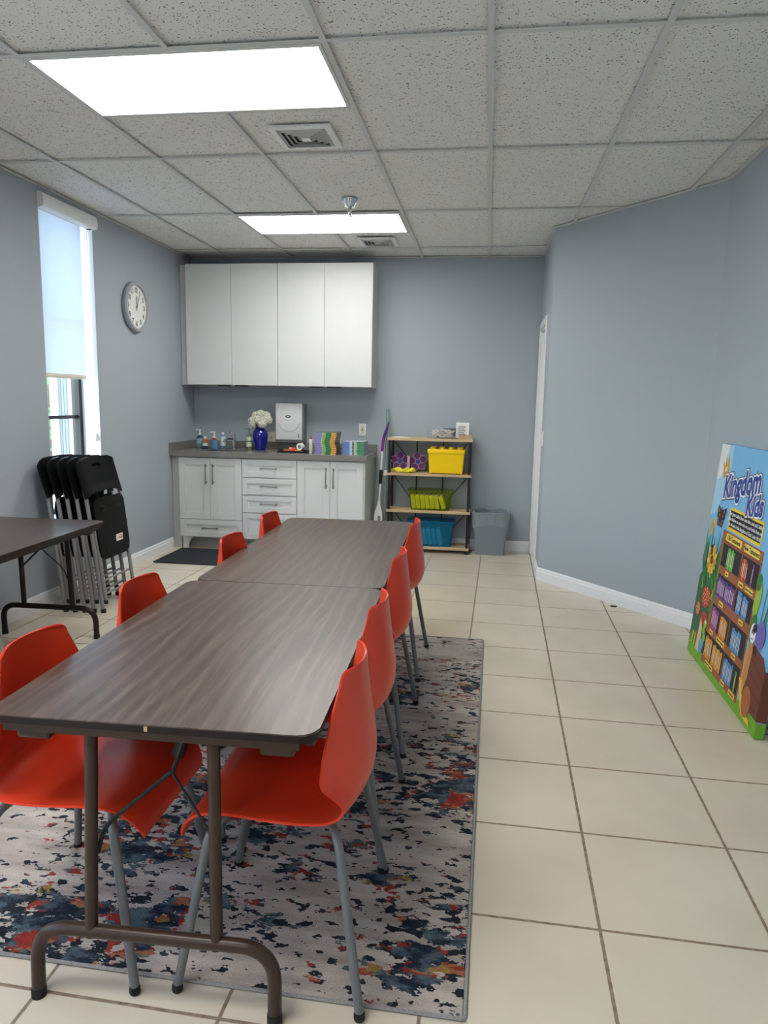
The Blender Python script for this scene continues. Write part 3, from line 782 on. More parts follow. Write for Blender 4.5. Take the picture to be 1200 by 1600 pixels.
def outlet(x, z, label, col):
    t = thing('wall_outlet', label, 'outlet', (x, YB, z))
    MB().box(-.036, .036, -.007, -.0005, -.058, .058, .002).build('plate', col, t)
    MB().box(-.017, .017, -.010, -.006, -.034, .034, .001).build('insert', 'ivory', t)
    mb = MB()
    for s in (-.02, .02):
        for q in (-.006, .006): mb.box(q-.001, q+.001, -.0108, -.009, s-.004, s+.005)
    mb.box(-.005, .005, -.0115, -.009, -.006, .006)
    mb.build('slots', 'ink', t, smooth=0)
outlet(-1.185, 1.12, 'white wall outlet above the shorter booklet stack', 'white')
outlet(-2.085, 1.02, 'ivory wall outlet half hidden behind the blue vase', 'ivory')

# tray with orange craft pieces and a roll
t = thing('tray', 'flat black tray lying on the worktop under the towel dispenser', 'tray', (-1.755, 6.52, CT))
MB().prism(rrect(-.145, .115, -.09, .09, .025), 0, .006).build('base', 'black', t)
mb = MB(); pts = [(x, y, .012) for x, y in rrect(-.145, .115, -.09, .09, .025)]; mb.tube(pts, .006, 8, closed=True); mb.build('rim', 'black', t)
MB().tube(fillet([(.115, .03, .012), (.16, .02, .02), (.16, -.03, .02), (.115, -.04, .012)], .02), .005, 8).build('handle', 'black', t)
spots = [(-.05, .0, .0), (-.02, .03, .4), (.0, -.03, 1.2), (.03, .0, 2.), (-.075, -.02, 2.7), (.045, .035, .9), (-.03, .0, 1.7), (.01, .01, 2.4), (.06, -.03, .2)]
lab = ['at the left tip of the pile', 'at the back of the pile', 'at the front middle of the pile', 'right of centre in the pile', 'lowest at the far left of the pile', 'behind the roll', 'on top, left', 'on top, middle', 'front right under the roll']
for i, ((x, y, a), lb) in enumerate(zip(spots, lab)):
    z = .0145 + (.017 if i in (6, 7) else 0)
    pts = catmull([(-.03, 0, .0), (-.012, .012, .003), (.008, -.008, .005), (.028, .006, .0)], 5)
    o = MB().tube(pts, [.004 + .004*math.sin(PI*k/(len(pts)-1)) for k in range(len(pts))], 8, mi=0).build('craft_piece', 'salmon' if i in (0, 6, 8) else 'orange_craft', None, (-1.77+x*.9, 6.52+y, CT+z), (0, 0, a))
    tag(o, '%s craft scrap %s on the black tray' % ('salmon' if i in (0, 6, 8) else 'orange', lb), 'craft scrap', 'orange craft scraps on the tray')
t = thing('tape_roll', 'white paper roll seen end on, resting on the orange craft scraps', 'roll', (-1.70, 6.505, CT+.054), rotz=-.25)
mb = MB()
prof = [(.033, -.02), (.033, .02), (.018, .02), (.018, -.02)]; n = 28; rings = []
for r, y in prof: rings.append([mb.bm.verts.new((r*math.cos(2*PI*j/n), y, r*math.sin(2*PI*j/n))) for j in range(n)])
for k in range(4):
    for j in range(n): mb.bm.faces.new((rings[k][j], rings[k][(j+1) % n], rings[(k+1) % 4][(j+1) % n], rings[(k+1) % 4][j]))
mb.build('roll', 'paper', t)
MB().lathe([(.0175, -.019), (.0175, .017)], 24, axis='y').build('core', 'disp_side', t)
t = thing('glue_bottle', 'slim white bottle with dusky pink cap left of the taller booklet stack', 'bottle', (-1.585, 6.44, CT))
MB().lathe([(.015, 0), (.0165, .004), (.016, .1), (.0175, .112), (.016, .124), (.009, .13)], 18).build('body', 'glue_white', t)
MB().lathe([(.010, .129), (.010, .142), (.005, .158)], 14).build('cap', 'pink_cap', t)

# two stacks of booklets
ORD = ['topmost', 'second from the top', 'third from the top', 'fourth from the top', 'fifth from the top', 'sixth from the top', 'seventh from the top', 'eighth from the top', 'ninth from the top', 'tenth from the top', 'eleventh from the top', 'bottom']
for k, (nm, hx_) in enumerate((('bk_violet', '8a7fb8'), ('bk_cream', 'b9b98e'), ('bk_pale', '8fb06a'), ('bk_green', '1f7a3a'), ('bk_orange', 'd89a42'), ('bk_pages', '6d7268'), ('bk_light', 'a9b6c4'), ('bk_blue', '5a78b8'), ('bk_ice', 'b4ccd6'), ('bk_dark', '3f4a3a'), ('bk_stone', 'b7b89e'), ('bk_green2', '2f8a4f'))): M[nm] = mat(nm, hx_, .4, vary=.04)
def booklet_mesh(w, d, h, bands):
    mb = MB(); 
    mb.box(.001, w-.001, .0012, d-.001, .0008, h-.0002, 0, 0)
    for a, b, mi in bands:
        mb.box(a*w, b*w, 0, d, 0, .0008, 0, mi); mb.box(a*w, b*w, 0, .0012, .0008, h*.78, 0, mi)
    return mb
def stack(n, x, y, w, d, h, bands, mats, what, group, rz):
    first = None
    for i in range(n):
        k = n-1-i
        dx = .008*math.sin(i*.75) if h > .012 else .002*math.sin(i*1.7)
        lb = '%s booklet of the %s stack on the worktop' % (ORD[k] if k < n-1 else 'bottom', what)
        if first is None: first = booklet_mesh(w, d, h*.99, bands).build('booklet', mats, None, smooth=0); o = first
        else: o = first.copy(); C.objects.link(o)
        o.location = (x+dx, y + random.uniform(0, .003), CT + i*h); o.rotation_euler = (0, 0, rz + random.uniform(-.012, .012))
        tag(o, lb, 'booklet', group)
stack(12, -1.527, 6.34, .19, .25, .0165, [(0, .32, 1), (.32, .38, 2), (.38, .5, 3), (.5, .76, 4), (.76, 1, 5)], ['bk_pages', 'bk_violet', 'bk_cream', 'bk_pale', 'bk_green', 'bk_orange'], 'taller violet, green and orange', 'booklets in the taller stack', .02)
stack(12, -1.285, 6.40, .195, .25, .0099, [(0, .33, 1), (.33, .46, 2), (.46, .53, 3), (.53, .68, 4), (.68, 1, 5)], ['bk_light', 'bk_blue', 'bk_ice', 'bk_dark', 'bk_stone', 'bk_green2'], 'shorter blue and green', 'booklets in the shorter stack', .0)

# ------------------------------------------------------------------ shelf unit
SX0, SX1, SY0, SY1 = -.905, -.125, 6.60, 6.85
t = thing('shelf_unit', 'light wood and black metal shelf unit of four boards by the back wall', 'shelf', ((SX0+SX1)/2, (SY0+SY1)/2, 0))
hw, hd = (SX1-SX0)/2, (SY1-SY0)/2
TOPS = [.06, .40, .743, 1.066]
for z in TOPS: MB().box(-hw, hw, -hd, hd, z-.024, z, .002).build('board', 'pine', t, smooth=0)
for sx_ in (-1, 1):
    for sy_ in (-1, 1):
        xx, yy = sx_*(hw-.022), sy_*(hd-.018)
        mb = MB(); 
        for z0, z1 in ((.0, TOPS[0]-.0245), (TOPS[0], TOPS[1]-.0245), (TOPS[1], TOPS[2]-.0245), (TOPS[2], TOPS[3]-.0245)): mb.box(xx-.011, xx+.011, yy-.011, yy+.011, z0, z1)
        o = mb.build('upright', 'black_metal', t, smooth=0)
        MB().lathe([(.018, 0), (.018, .02), (.012, .03)], 14, (xx, yy, 0)).build('foot', 'black', o)
for xx in (-.135, .115):
    mb = MB()
    for z0, z1 in ((TOPS[0], TOPS[1]-.0245), (TOPS[1], TOPS[2]-.0245), (TOPS[2], TOPS[3]-.0245)): mb.box(xx-.006, xx+.006, hd-.02, hd-.008, z0, z1)
    mb.build('back_rod', 'black_metal', t, smooth=0)
for z0, z1 in ((TOPS[0], TOPS[1]-.025), (TOPS[1], TOPS[2]-.025), (TOPS[2], TOPS[3]-.025)):
    for sx_, xe in ((-1, -.142), (1, .122)):
        MB().tube([(sx_*(hw-.03), hd-.014, z1-.005), (xe, hd-.014, z0+.02)], .004, 6).build('brace', 'black_metal', t)
    for sx_ in (-1, 1):
        MB().tube([(sx_*(hw-.022), -hd+.03, z0+.01 if sx_ > 0 else z1-.01), (sx_*(hw-.022), hd-.03, z1-.01 if sx_ > 0 else z0+.01)], .004, 6).build('brace', 'black_metal', t)

def tub(name, x0, x1, y0, y1, z0, z1, label, cat, material, lip=.012, taper=.02, th=.004, group=None, skin=False):
    t = thing(name, label, cat, ((x0+x1)/2, (y0+y1)/2, z0), group=group)
    a, b, h = (x1-x0)/2, (y1-y0)/2, z1-z0
    def ring(k, z, grow): return [(p[0], p[1], z) for p in rrect(-a-grow+k, a+grow-k, -b-grow+k, b+grow-k, .02, 4)]
    mb = MB()
    rows = [ring(taper, 0, 0), ring(taper*.5, h*.5, 0), ring(0, h-.018, 0), ring(0, h-.018, lip), ring(0, h, lip), ring(th, h, 0), ring(taper*.5+th, h*.5, 0), ring(taper+th, th, 0)]
    if skin: rows = rows[:5]
    R = [[mb.bm.verts.new(p) for p in r] for r in rows]; n = len(R[0])
    for q, w in zip(R, R[1:]):
        for j in range(n): mb.bm.faces.new((q[j], q[(j+1) % n], w[(j+1) % n], w[j]))
    mb.bm.faces.new(R[0][::-1])
    if not skin: mb.bm.faces.new(R[-1])
    mb.build('body', material, t, smooth=40)
    return t
# yellow brick-shaped box
t = thing('storage_box', 'yellow brick shaped storage box with round studs on the second shelf', 'storage box', (-.362, 6.715, TOPS[2]+.0005))
def taperbox(mb, w0, w1, d0, d1, z0, z1, mi=0):
    b = bmesh.new(); k = [b.verts.new(p) for p in ((-w0, -d0, z0), (w0, -d0, z0), (w0, d0, z0), (-w0, d0, z0), (-w1, -d1, z1), (w1, -d1, z1), (w1, d1, z1), (-w1, d1, z1))]
    for f in ((3, 2, 1, 0), (4, 5, 6, 7), (0, 1, 5, 4), (1, 2, 6, 5), (2, 3, 7, 6), (3, 0, 4, 7)): b.faces.new([k[i] for i in f])
    bmesh.ops.bevel(b, geom=list(b.edges), offset=.004, segments=2, affect='EDGES'); return mb.join(b, mi)
taperbox(MB(), .152, .162, .092, .10, .006, .19).build('body', 'yellow', t)
mb = MB(); 
for s in (-1, 1): mb.box(s*.14-.008, s*.14+.008, -.085, .085, 0, .008)
mb.build('runner', 'yellow', t, smooth=0)
lid = MB().box(-.17, .17, -.106, .106, .186, .226, .005).build('lid', 'yellow', t)
for i in range(4):
    for j in range(2): MB().lathe([(.026, .225), (.026, .243), (.024, .246)], 20, (-.123+i*.082, -.045+j*.09, 0)).build('stud', 'yellow', lid)
# lime bin with yellow books
tub('storage_bin', -.697, -.303, 6.612, 6.83, TOPS[1]+.0005, TOPS[1]+.187, 'see-through lime green bin of yellow books on the third shelf', 'storage bin', 'lime_clear', skin=True)
ORD2 = ['leftmost', 'second from the left', 'third from the left', 'fourth from the left', 'fifth from the left', 'sixth from the left', 'rightmost and most tilted']
first = None
for i in range(7):
    if first is None:
        mb = MB().box(-.018, .018, -.07, .07, 0, .003, 0, 0)
        mb = MB().box(-.019, .019, -.075, -.071, 0, .125, .001, 0).box(-.019, -.0165, -.071, .075, 0, .125, 0, 0).box(.0165, .019, -.071, .075, 0, .125, 0, 0).box(-.0163, .0163, -.0708, .072, .003, .121, 0, 1)
        first = mb.build('book', ['yellow_book', 'paper'], None, smooth=0); o = first
    else: o = first.copy(); C.objects.link(o)
    o.location = (-.648 + i*.0435 + (.018 if i == 6 else 0), 6.722, TOPS[1]+.0125); o.rotation_euler = (0, math.radians(-9) if i < 6 else math.radians(-19), 0)
    if i == 6: o.location.z += .004
    tag(o, 'yellow book standing in the lime bin, %s' % ORD2[i], 'book', 'yellow books in the lime bin')
# teal bin with a few boards inside
tub('storage_bin', -.70, -.278, 6.612, 6.83, TOPS[0]+.0005, TOPS[0]+.243, 'teal blue see-through bin on the bottom shelf', 'storage bin', 'teal_clear', taper=.018, skin=True)
M['teal_book'] = mat('teal_book', '58b4cc', .5)
first = None
for i in range(6):
    if first is None: first = MB().box(-.02, .02, -.07, .07, 0, .15, .002).build('book', 'teal_book', None, smooth=0); o = first
    else: o = first.copy(); C.objects.link(o)
    o.location = (-.63+i*.048, 6.722, TOPS[0]+.014); o.rotation_euler = (0, math.radians(-12), 0)
    tag(o, 'blue book standing in the teal bin, %s' % (ORD2[i] if i < 5 else 'rightmost'), 'book', 'books in the teal bin')

# second shelf: foam flowers, board, yellow cloth
def foam_flower(x, y, z, rot, label):
    t = thing('foam_flower', label, 'decoration', (x, y, z), rot=(math.radians(-8), 0, 0), group='purple foam flowers')
    for k in range(5):
        a = PI/2 + k*2*PI/5 + rot; cx, cz = .052*math.cos(a), .052*math.sin(a)+.085
        MB().prism(ell(cx, cz, .038, .033, 20, a), -.004, .004, 'y').build('petal', 'purple', t, smooth=0)
        p = [(u, -.0045, v) for u, v in ell(cx, cz, .038, .033, 20, a)]; MB().tube(p, .0024, 5, closed=True).build('petal_edge', 'violet', t)
    MB().prism(ell(0, .085, .028, .028, 20), -.007, .006, 'y').build('centre_ring', 'violet', t, smooth=0)
    MB().prism(ell(0, .085, .021, .021, 20), -.010, -.0065, 'y').build('centre', 'blue_dot', t, smooth=0)
foam_flower(-.80, 6.74, TOPS[2]+.012, 0, 'purple foam flower standing at the left end of the second shelf')
foam_flower(-.632, 6.742, TOPS[2]+.012, .15, 'purple foam flower between the lilac board and the yellow box')
tag(MB().box(-.011, .011, -.07, .07, 0, .155, .002).build('lilac_board', 'pink_stick', None, (-.713, 6.74, TOPS[2]+.0005), smooth=0), 'lilac board seen edge on between the two foam flowers', 'board')
mb = MB()
def cloth(u, v):
    x = (u-.5)*.235; a = v*2*PI
    r = .021*(1+.25*math.sin(7*u*PI+1)+.16*math.sin(17*u+a*2)+.1*math.sin(29*u-a*3)); k = min(1, 6*u+.25, 6*(1-u)+.3)
    return (x, r*k*1.25*math.cos(a), max(.0, .021 + r*k*math.sin(a) + .004*math.sin(9*u)))
mb.grid(lambda u, v: cloth(u, v), 60, 18)
bmesh.ops.holes_fill(mb.bm, edges=[e for e in mb.bm.edges if e.is_boundary])
tag(mb.build('yellow_cloth', 'yellow_cloth', None, (-.755, 6.652, TOPS[2]+.0005)), 'crumpled yellow cloth lying in front of the purple foam flowers', 'cloth')

# top board: clear bin of cables, wooden box, frame, paper
tub('cable_bin', -.553, -.254, 6.615, 6.79, TOPS[3]+.0005, TOPS[3]+.112, 'clear plastic bin of tangled white cables on the top shelf', 'storage bin', 'clear', lip=.006, taper=.008, th=.003, skin=True)
for k in range(9):
    rnd = random.Random(k+3); pts = []
    cx, cy, cz = -.40 + rnd.uniform(-.05, .05), 6.70, TOPS[3]+.045
    for i in range(13):
        a = i*1.25 + k; pts.append((cx + .085*math.cos(a)*rnd.uniform(.5, 1), cy + .055*math.sin(a)*rnd.uniform(.4, 1), cz + .032*math.sin(i*1.9+k)))
    o = MB().tube(catmull(pts, 5), .005 if k % 3 else .0075, 7).build('cable', 'cable' if k != 4 else 'cable_dark', None)
    tag(o, 'dark cable among the white ones in the clear bin' if k == 4 else ('thick white cable tangled in the clear bin' if k % 3 == 0 else 'thin white cable tangled in the clear bin'), 'cable', 'cables in the clear bin')
M['navy_box'] = mat('navy_card', '2b3f58', .6)
tag(MB().box(-.065, .065, -.012, .012, 0, .07, .002).build('navy_box', 'navy_box', None, (-.335, 6.765, TOPS[3]+.022), smooth=0), 'navy blue card box at the back of the clear cable bin', 'box')
t = thing('wooden_box', 'small open light wood box at the right end of the top shelf', 'box', (-.193, 6.70, TOPS[3]+.0005))
mb = MB(); mb.box(-.06, .06, -.06, -.054, 0, .036); mb.box(-.06, .06, .054, .06, 0, .036); mb.box(-.06, -.054, -.054, .054, 0, .036); mb.box(.054, .06, -.054, .054, 0, .036); mb.box(-.054, .054, -.054, .054, 0, .005); mb.build('body', 'wood_light', t, smooth=0)
t = thing('picture_frame', 'white framed card standing in the small wooden box', 'picture frame', (-.226, 6.722, TOPS[3]+.008), rot=(math.radians(-8), 0, 0))
mb = MB(); mb.box(-.06, .06, -.006, .006, .118, .14, .001); mb.box(-.06, -.048, -.006, .006, .0, .118); mb.box(.048, .06, -.006, .006, .0, .118); mb.box(-.048, .048, -.006, .006, .0, .012); mb.build('frame', 'white', t, smooth=0)
MB().box(-.048, .048, -.002, .003, .012, .118).build('card', 'paper', t, smooth=0)
mb = MB()
for k in range(5): mb.box(-.036, .03-.012*(k % 2), -.0035, -.002, .026+k*.018, .032+k*.018)
mb.build('card_print', 'cable_dark', t, smooth=0)
mb = MB().grid(lambda u, v: ((u-.5)*.16, (v-.5)*.13, .002+.004*math.sin(u*5)*v), 10, 6); mb.solidify(.002)
tag(mb.build('paper_sheets', 'paper', None, (-.79, 6.70, TOPS[3]+.001)), 'loose white paper lying on the left of the top shelf', 'paper')

# ------------------------------------------------------------------ spray mop, pole, waste bin, floor mat
t = thing('spray_mop', 'white spray mop with curved purple handle leaning beside the worktop', 'mop', (-.992, 6.62, 0), rot=(math.radians(-6), math.radians(1.5), 0))
mb = MB()
mb.prism([(-.038, .14), (.038, .14), (.04, .30), (.036, .36), (.012, .435), (.009, .47), (-.009, .47), (-.012, .435), (-.036, .36), (-.04, .30)], -.022, .022, 'y'); mb.build('body', 'white', t)
MB().prism(rrect(-.004, .024, .2, .33, .012), -.024, -.018, 'y').build('window', 'disp_side', t)
MB().box(-.0, .02, -.026, -.02, .21, .245, .003).build('cartridge', 'navy', t)
MB().tube([(0, 0, .465), (0, 0, .66)], .009, 12).build('shaft', 'white', t)
MB().tube([(0, 0, .63), (0, 0, .76)], .016, 14).build('foam_grip', 'black', t)
MB().tube([(0, 0, .755), (0, 0, .945)], .009, 12).build('shaft', 'white', t)
MB().tube(catmull([(0, 0, .935), (.002, 0, 1.01), (.006, 0, 1.06)], 5), .0135, 12).build('lower_handle', 'mop_magenta', t)
MB().tube(catmull([(.006, 0, 1.055), (.02, 0, 1.11), (.036, 0, 1.17), (.046, 0, 1.215)], 5), [.0135]*8+[.012, .012, .011, .010, .009, .007, .005, .003], 12).build('upper_handle', 'mop_purple', t)
MB().lathe([(.014, .07), (.014, .145)], 12).build('neck', 'white', t)
MB().box(-.06, .035, -.08, .05, .012, .045, .008).build('head', 'white', t)
MB().box(-.065, .04, -.085, .055, .0, .014, .003).build('pad', 'mop_purple', t)
t = thing('telescopic_pole', 'grey green telescopic pole standing between the mop and the shelf', 'pole', (-.94, 6.70, 0), rot=(math.radians(-4), math.radians(.3), 0))
MB().tube([(0, 0, .0), (0, 0, .705)], .010, 12).build('lower_tube', 'pole_grey', t)
MB().lathe([(.016, .70), (.018, .71), (.018, .745), (.014, .75)], 14).build('collar', 'white', t)
MB().tube([(0, 0, .745), (0, 0, 1.03)], .0135, 12).build('middle_tube', 'pole_grey', t)
MB().tube([(0, 0, 1.03), (0, 0, 1.2)], .009, 12).build('upper_tube', 'pole_grey', t)
MB().tube([(0, 0, 1.19), (0, 0, 1.33)], .0145, 12).build('grip', 'pole_grey', t)
# waste bin
t = tub('waste_bin', -.10, .232, 6.60, 6.855, 0, .40, 'grey plastic waste bin lined with a clear bag by the shelf', 'waste bin', 'grey_bin', lip=.006, taper=.036, th=.004)
a, b = .166, .1275
def bagf(u, v):
    i = u*2*PI; c_, s_ = math.cos(i), math.sin(i); k = (abs(c_)**6 + abs(s_)**6) ** (-1/6)
    wob = .004*math.sin(i*17+v*5) + .003*math.sin(i*29-v*9)
    if v < .3: z = .27 + v/.3*.13 + .02*math.sin(i*3)*(1-v/.3); g = .010 - .030*(.40-z)/.4
    elif v < .42: z = .395 + .010*math.sin((v-.3)/.12*PI/2) + .006*math.sin(i*7); g = .008
    else: z = .400 - (v-.42)/.58*.12 + .012*math.sin(i*7)*(1-(v-.42)); g = -.010 - .03*(v-.42)
    return ((a+g+wob)*c_*k, (b+g+wob)*s_*k, z)
mb = MB().grid(bagf, 96, 20, closed_u=True)
mb.build('bag_liner', 'bag', t, normals=False)
# mat
t = thing('floor_mat', 'dark charcoal floor mat in front of the sink cabinet', 'mat', (-2.32, 5.985, .0005))
MB().prism(rrect(-.46, .46, -.305, .305, .02), 0, .007).build('pile', 'mat_floor', t, smooth=0)
mb = MB().tube([(x, y, .004) for x, y in rrect(-.46, .46, -.305, .305, .02)], .004, 6, closed=True); mb.build('rubber_edge', 'rubber', t)

# ------------------------------------------------------------------ rug
t = thing('rug', 'worn grey area rug with navy, rust and gold blotches under the long table', 'rug', (-.925, 2.83, 0), rotz=-.009)
MB().box(-.935, .935, -1.345, 1.345, .0006, .008, .002).build('pile', 'rug', t, smooth=0)
mb = MB().tube([(x, y, .0055) for x, y in rrect(-.94, .94, -1.35, 1.35, .008, 3)], .0048, 6, closed=True); mb.build('binding', 'binding', t)

tag(MB().prism(ell(0, 0, .022, .013, 14), 0, .006).build('dark_scrap', 'black', None, (.93, 5.10, .0005), smooth=0), 'small dark scrap on the floor tiles by the angled wall baseboard', 'scrap')
# ------------------------------------------------------------------ folding tables
def folding_table(label, loc, rz, W, Lh, H, top='laminate', metal='brown_metal', group='folding tables'):
    t = thing('folding_table', label, 'table', loc, rz, group)
    w, l = W/2, Lh/2
    mb = MB(); mb.prism(rrect(-w, w, -l, l, .042, 8), H-.019, H, mi=0, mi_side=1)
    es = [e for e in mb.bm.edges if abs(e.verts[0].co.z-H) < 1e-5 and abs(e.verts[1].co.z-H) < 1e-5]
    bmesh.ops.bevel(mb.bm, geom=es, offset=.003, segments=2, affect='EDGES')
    mb.build('tabletop', [top, 'edge'], t, smooth=40)
    mb = MB(); r = .012
    mb.box(-w+r, -w+r+.02, -l+.04, l-.04, H-.042, H-.0195); mb.box(w-r-.02, w-r, -l+.04, l-.04, H-.042, H-.0195)
    mb.box(-w+.04, w-.04, -l+r, -l+r+.02, H-.042, H-.0195); mb.box(-w+.04, w-.04, l-r-.02, l-r, H-.042, H-.0195)
    mb.build('apron', metal, t, smooth=0)
    for sx_ in (-1, 1):
        for sy_ in (-1, 1):
            MB().box(sx_*(w-.095)-.04, sx_*(w-.095)+.04, sy_*(l-.065)-.03, sy_*(l-.065)+.03, H-.072, H-.0195, .008, seg=3).build('corner_bumper', metal, t)
    for s in (-1, 1):
        y = s*(l-.034); yf = s*(l-.004); q = .285; zc = .180; rr = .016
        mb = MB(); mb.tube(fillet([(-q, yf, 0.003), (-q, yf-s*.006, zc), (q, yf-s*.006, zc), (q, yf, 0.003)], .085, 8), rr, 14)
        for sx_ in (-1, 1): mb.tube([(sx_*.150, yf-s*.006, zc-.012), (sx_*.142, y, H-.04)], .0145, 12)
        mb.tube([(-.27, y, H-.032), (.27, y, H-.032)], .0115, 10)
        lg = mb.build('leg', metal, t)
        for sx_ in (-1, 1): MB().lathe([(.0175, 0), (.0175, .022), (.0165, .024)], 14, (sx_*q, yf, 0.0005)).build('foot_cap', 'rubber', lg)
        jy = y - s*.055; jz = H-.155; jx = .02; mb = MB()
        for sx_ in (-1, 1):
            mb.tube(fillet([(sx_*.140, y, .36), (sx_*.128, y-s*.016, .42), (jx, jy, jz)], .03), .0055 if sx_ < 0 else .0035, 8)
        mb.tube([(jx, jy, jz-.008), (jx+.015, jy-s*.022, jz+.05), (jx+.03, y-s*.2, H-.04)], .006, 8)
        br = mb.build('brace', 'black_metal', t)
        a_, b_ = Vector((jx+.008, jy-s*.012, jz+.03)), Vector((jx+.026, jy-s*.04, jz+.10)); dv = (b_-a_)
        MB().box(-.014, .014, -.010, .010, 0, dv.length, .003, mtx=Matrix.Translation(a_) @ dv.to_track_quat('Z', 'Y').to_matrix().to_4x4()).build('lock_sleeve', 'black', br)
    return t
TH = .70
nt_ = folding_table('near half of the long walnut folding table among the orange chairs', (-.727, 2.002, 0), .0275, .757, 1.226, TH)
ft = folding_table('far half of the long walnut folding table, nearest the cabinets', (-.757, 3.395, 0), .0265, .740, 1.545, TH-.001)
folding_table('dark folding table against the left wall by the stacked folding chairs', (-2.47, 3.16, 0), .03, .735, 1.215, TH, 'laminate_dark', 'dark_brown')
MB().box(-.002, .006, -.6137, -.6125, TH-.016, TH-.004, .0006).build('edge_chip', 'wood_light', nt_, smooth=0)['label'] = 'pale chip in the dark edge'

# ------------------------------------------------------------------ orange shell chairs
def make_chair(label):
    t = thing('shell_chair', label, 'chair', (0, 0, 0), 0, 'orange chairs around the long table')
    K = [(.236, .360, .176, .002), (.228, .388, .190, .004), (.205, .418, .202, .006), (.165, .437, .210, .009), (.10, .441, .214, .010), (.02, .435, .215, .010), (-.07, .429, .211, .011), (-.135, .431, .204, .016),
         (-.178, .449, .199, .034), (-.199, .487, .203, .078), (-.203, .54, .207, .098), (-.196, .60, .199, .090), (-.187, .66, .180, .072), (-.180, .715, .158, .053), (-.176, .748, .143, .042), (-.1748, .764, .136, .038), (-.1742, .770, .128, .036), (-.174, .773, .110, .030)]
    P = catmull([Vector((u, z, w)) for u, z, w, e in K], 4); Ee = catmull([Vector((e, 0, 0)) for u, z, w, e in K], 4)
    n = len(P)
    def f(a, b):
        i = min(int(round(a*(n-1))), n-1); p = P[i]; q = P[min(i+1, n-1)] - P[max(i-1, 0)]
        tx, tz = q.x, q.y; ll = math.hypot(tx, tz); nx, nz = tz/ll, -tx/ll          # towards the sitter
        v = (b-.5)*2; e = Ee[i].x*abs(v)**2.3
        return (v*p.z, p.x + nx*e, p.y + nz*e)
    mb = MB().grid(f, n-1, 22); mb.bm.normal_update()
    bmesh.ops.solidify(mb.bm, geom=list(mb.bm.faces), thickness=.006)
    es = [e for e in mb.bm.edges if e.calc_face_angle(0) > 1.0]
    bmesh.ops.bevel(mb.bm, geom=es, offset=.002, segments=2, affect='EDGES')
    mb.build('shell', 'orange', t, smooth=50)
    mb = MB()
    for y in (.115, -.10): mb.tube([(-.135, y, .410), (.135, y, .410)], .010, 10)
    for x in (-.10, .10): mb.box(x-.012, x+.012, -.11, .125, .412, .418)
    mb.build('seat_frame', 'chair_grey', t)
    for sx_ in (-1, 1):
        for y0, y1, y2, x2 in ((.115, .16, .230, .236), (-.10, -.145, -.212, .260)):
            lg = MB().tube(fillet([(sx_*.10, y0, .410), (sx_*.185, y1, .398), (sx_*x2, y2, .012)], .055, 8), .0112, 12).build('leg', 'chair_grey', t)
            MB().lathe([(.012, 0), (.0132, .003), (.0132, .014), (.0115, .018)], 12, (sx_*(x2+.001), y2, 0)).build('foot_cap', 'rubber', lg)
    return t
RZ, LZ = PI/2, -PI/2          # local front (+y) turned to -X / +X
spec = [(-.456, 1.692, RZ+.03, .003, 'orange shell chair on the right side of the table, nearest the camera'),
        (-.473, 2.215, RZ, .0085, 'orange shell chair on the right side of the table, second from the camera'),
        (-.492, 2.925, RZ, .0085, 'orange shell chair on the right side of the table, third from the camera'),
        (-.508, 3.715, RZ, .0085, 'orange shell chair on the right side of the table, farthest from the camera'),
        (-1.005, 1.662, LZ+.0, .003, 'orange shell chair on the left side of the table, nearest the camera'),
        (-1.01, 2.255, LZ, .0085, 'orange shell chair on the left side of the table, second from the camera'),
        (-.985, 3.09, LZ, .0085, 'orange shell chair on the left side of the table, third from the camera'),
        (-1.005, 3.74, LZ, .0085, 'orange shell chair on the left side of the table, farthest from the camera')]
ch0 = None
for x, y, rz, z, lb in spec:
    if ch0 is None: ch0 = make_chair(lb); ch0.location = (x, y, z); ch0.rotation_euler = (0, 0, rz)
    else: dup(ch0, (x, y, z), rz, lb)

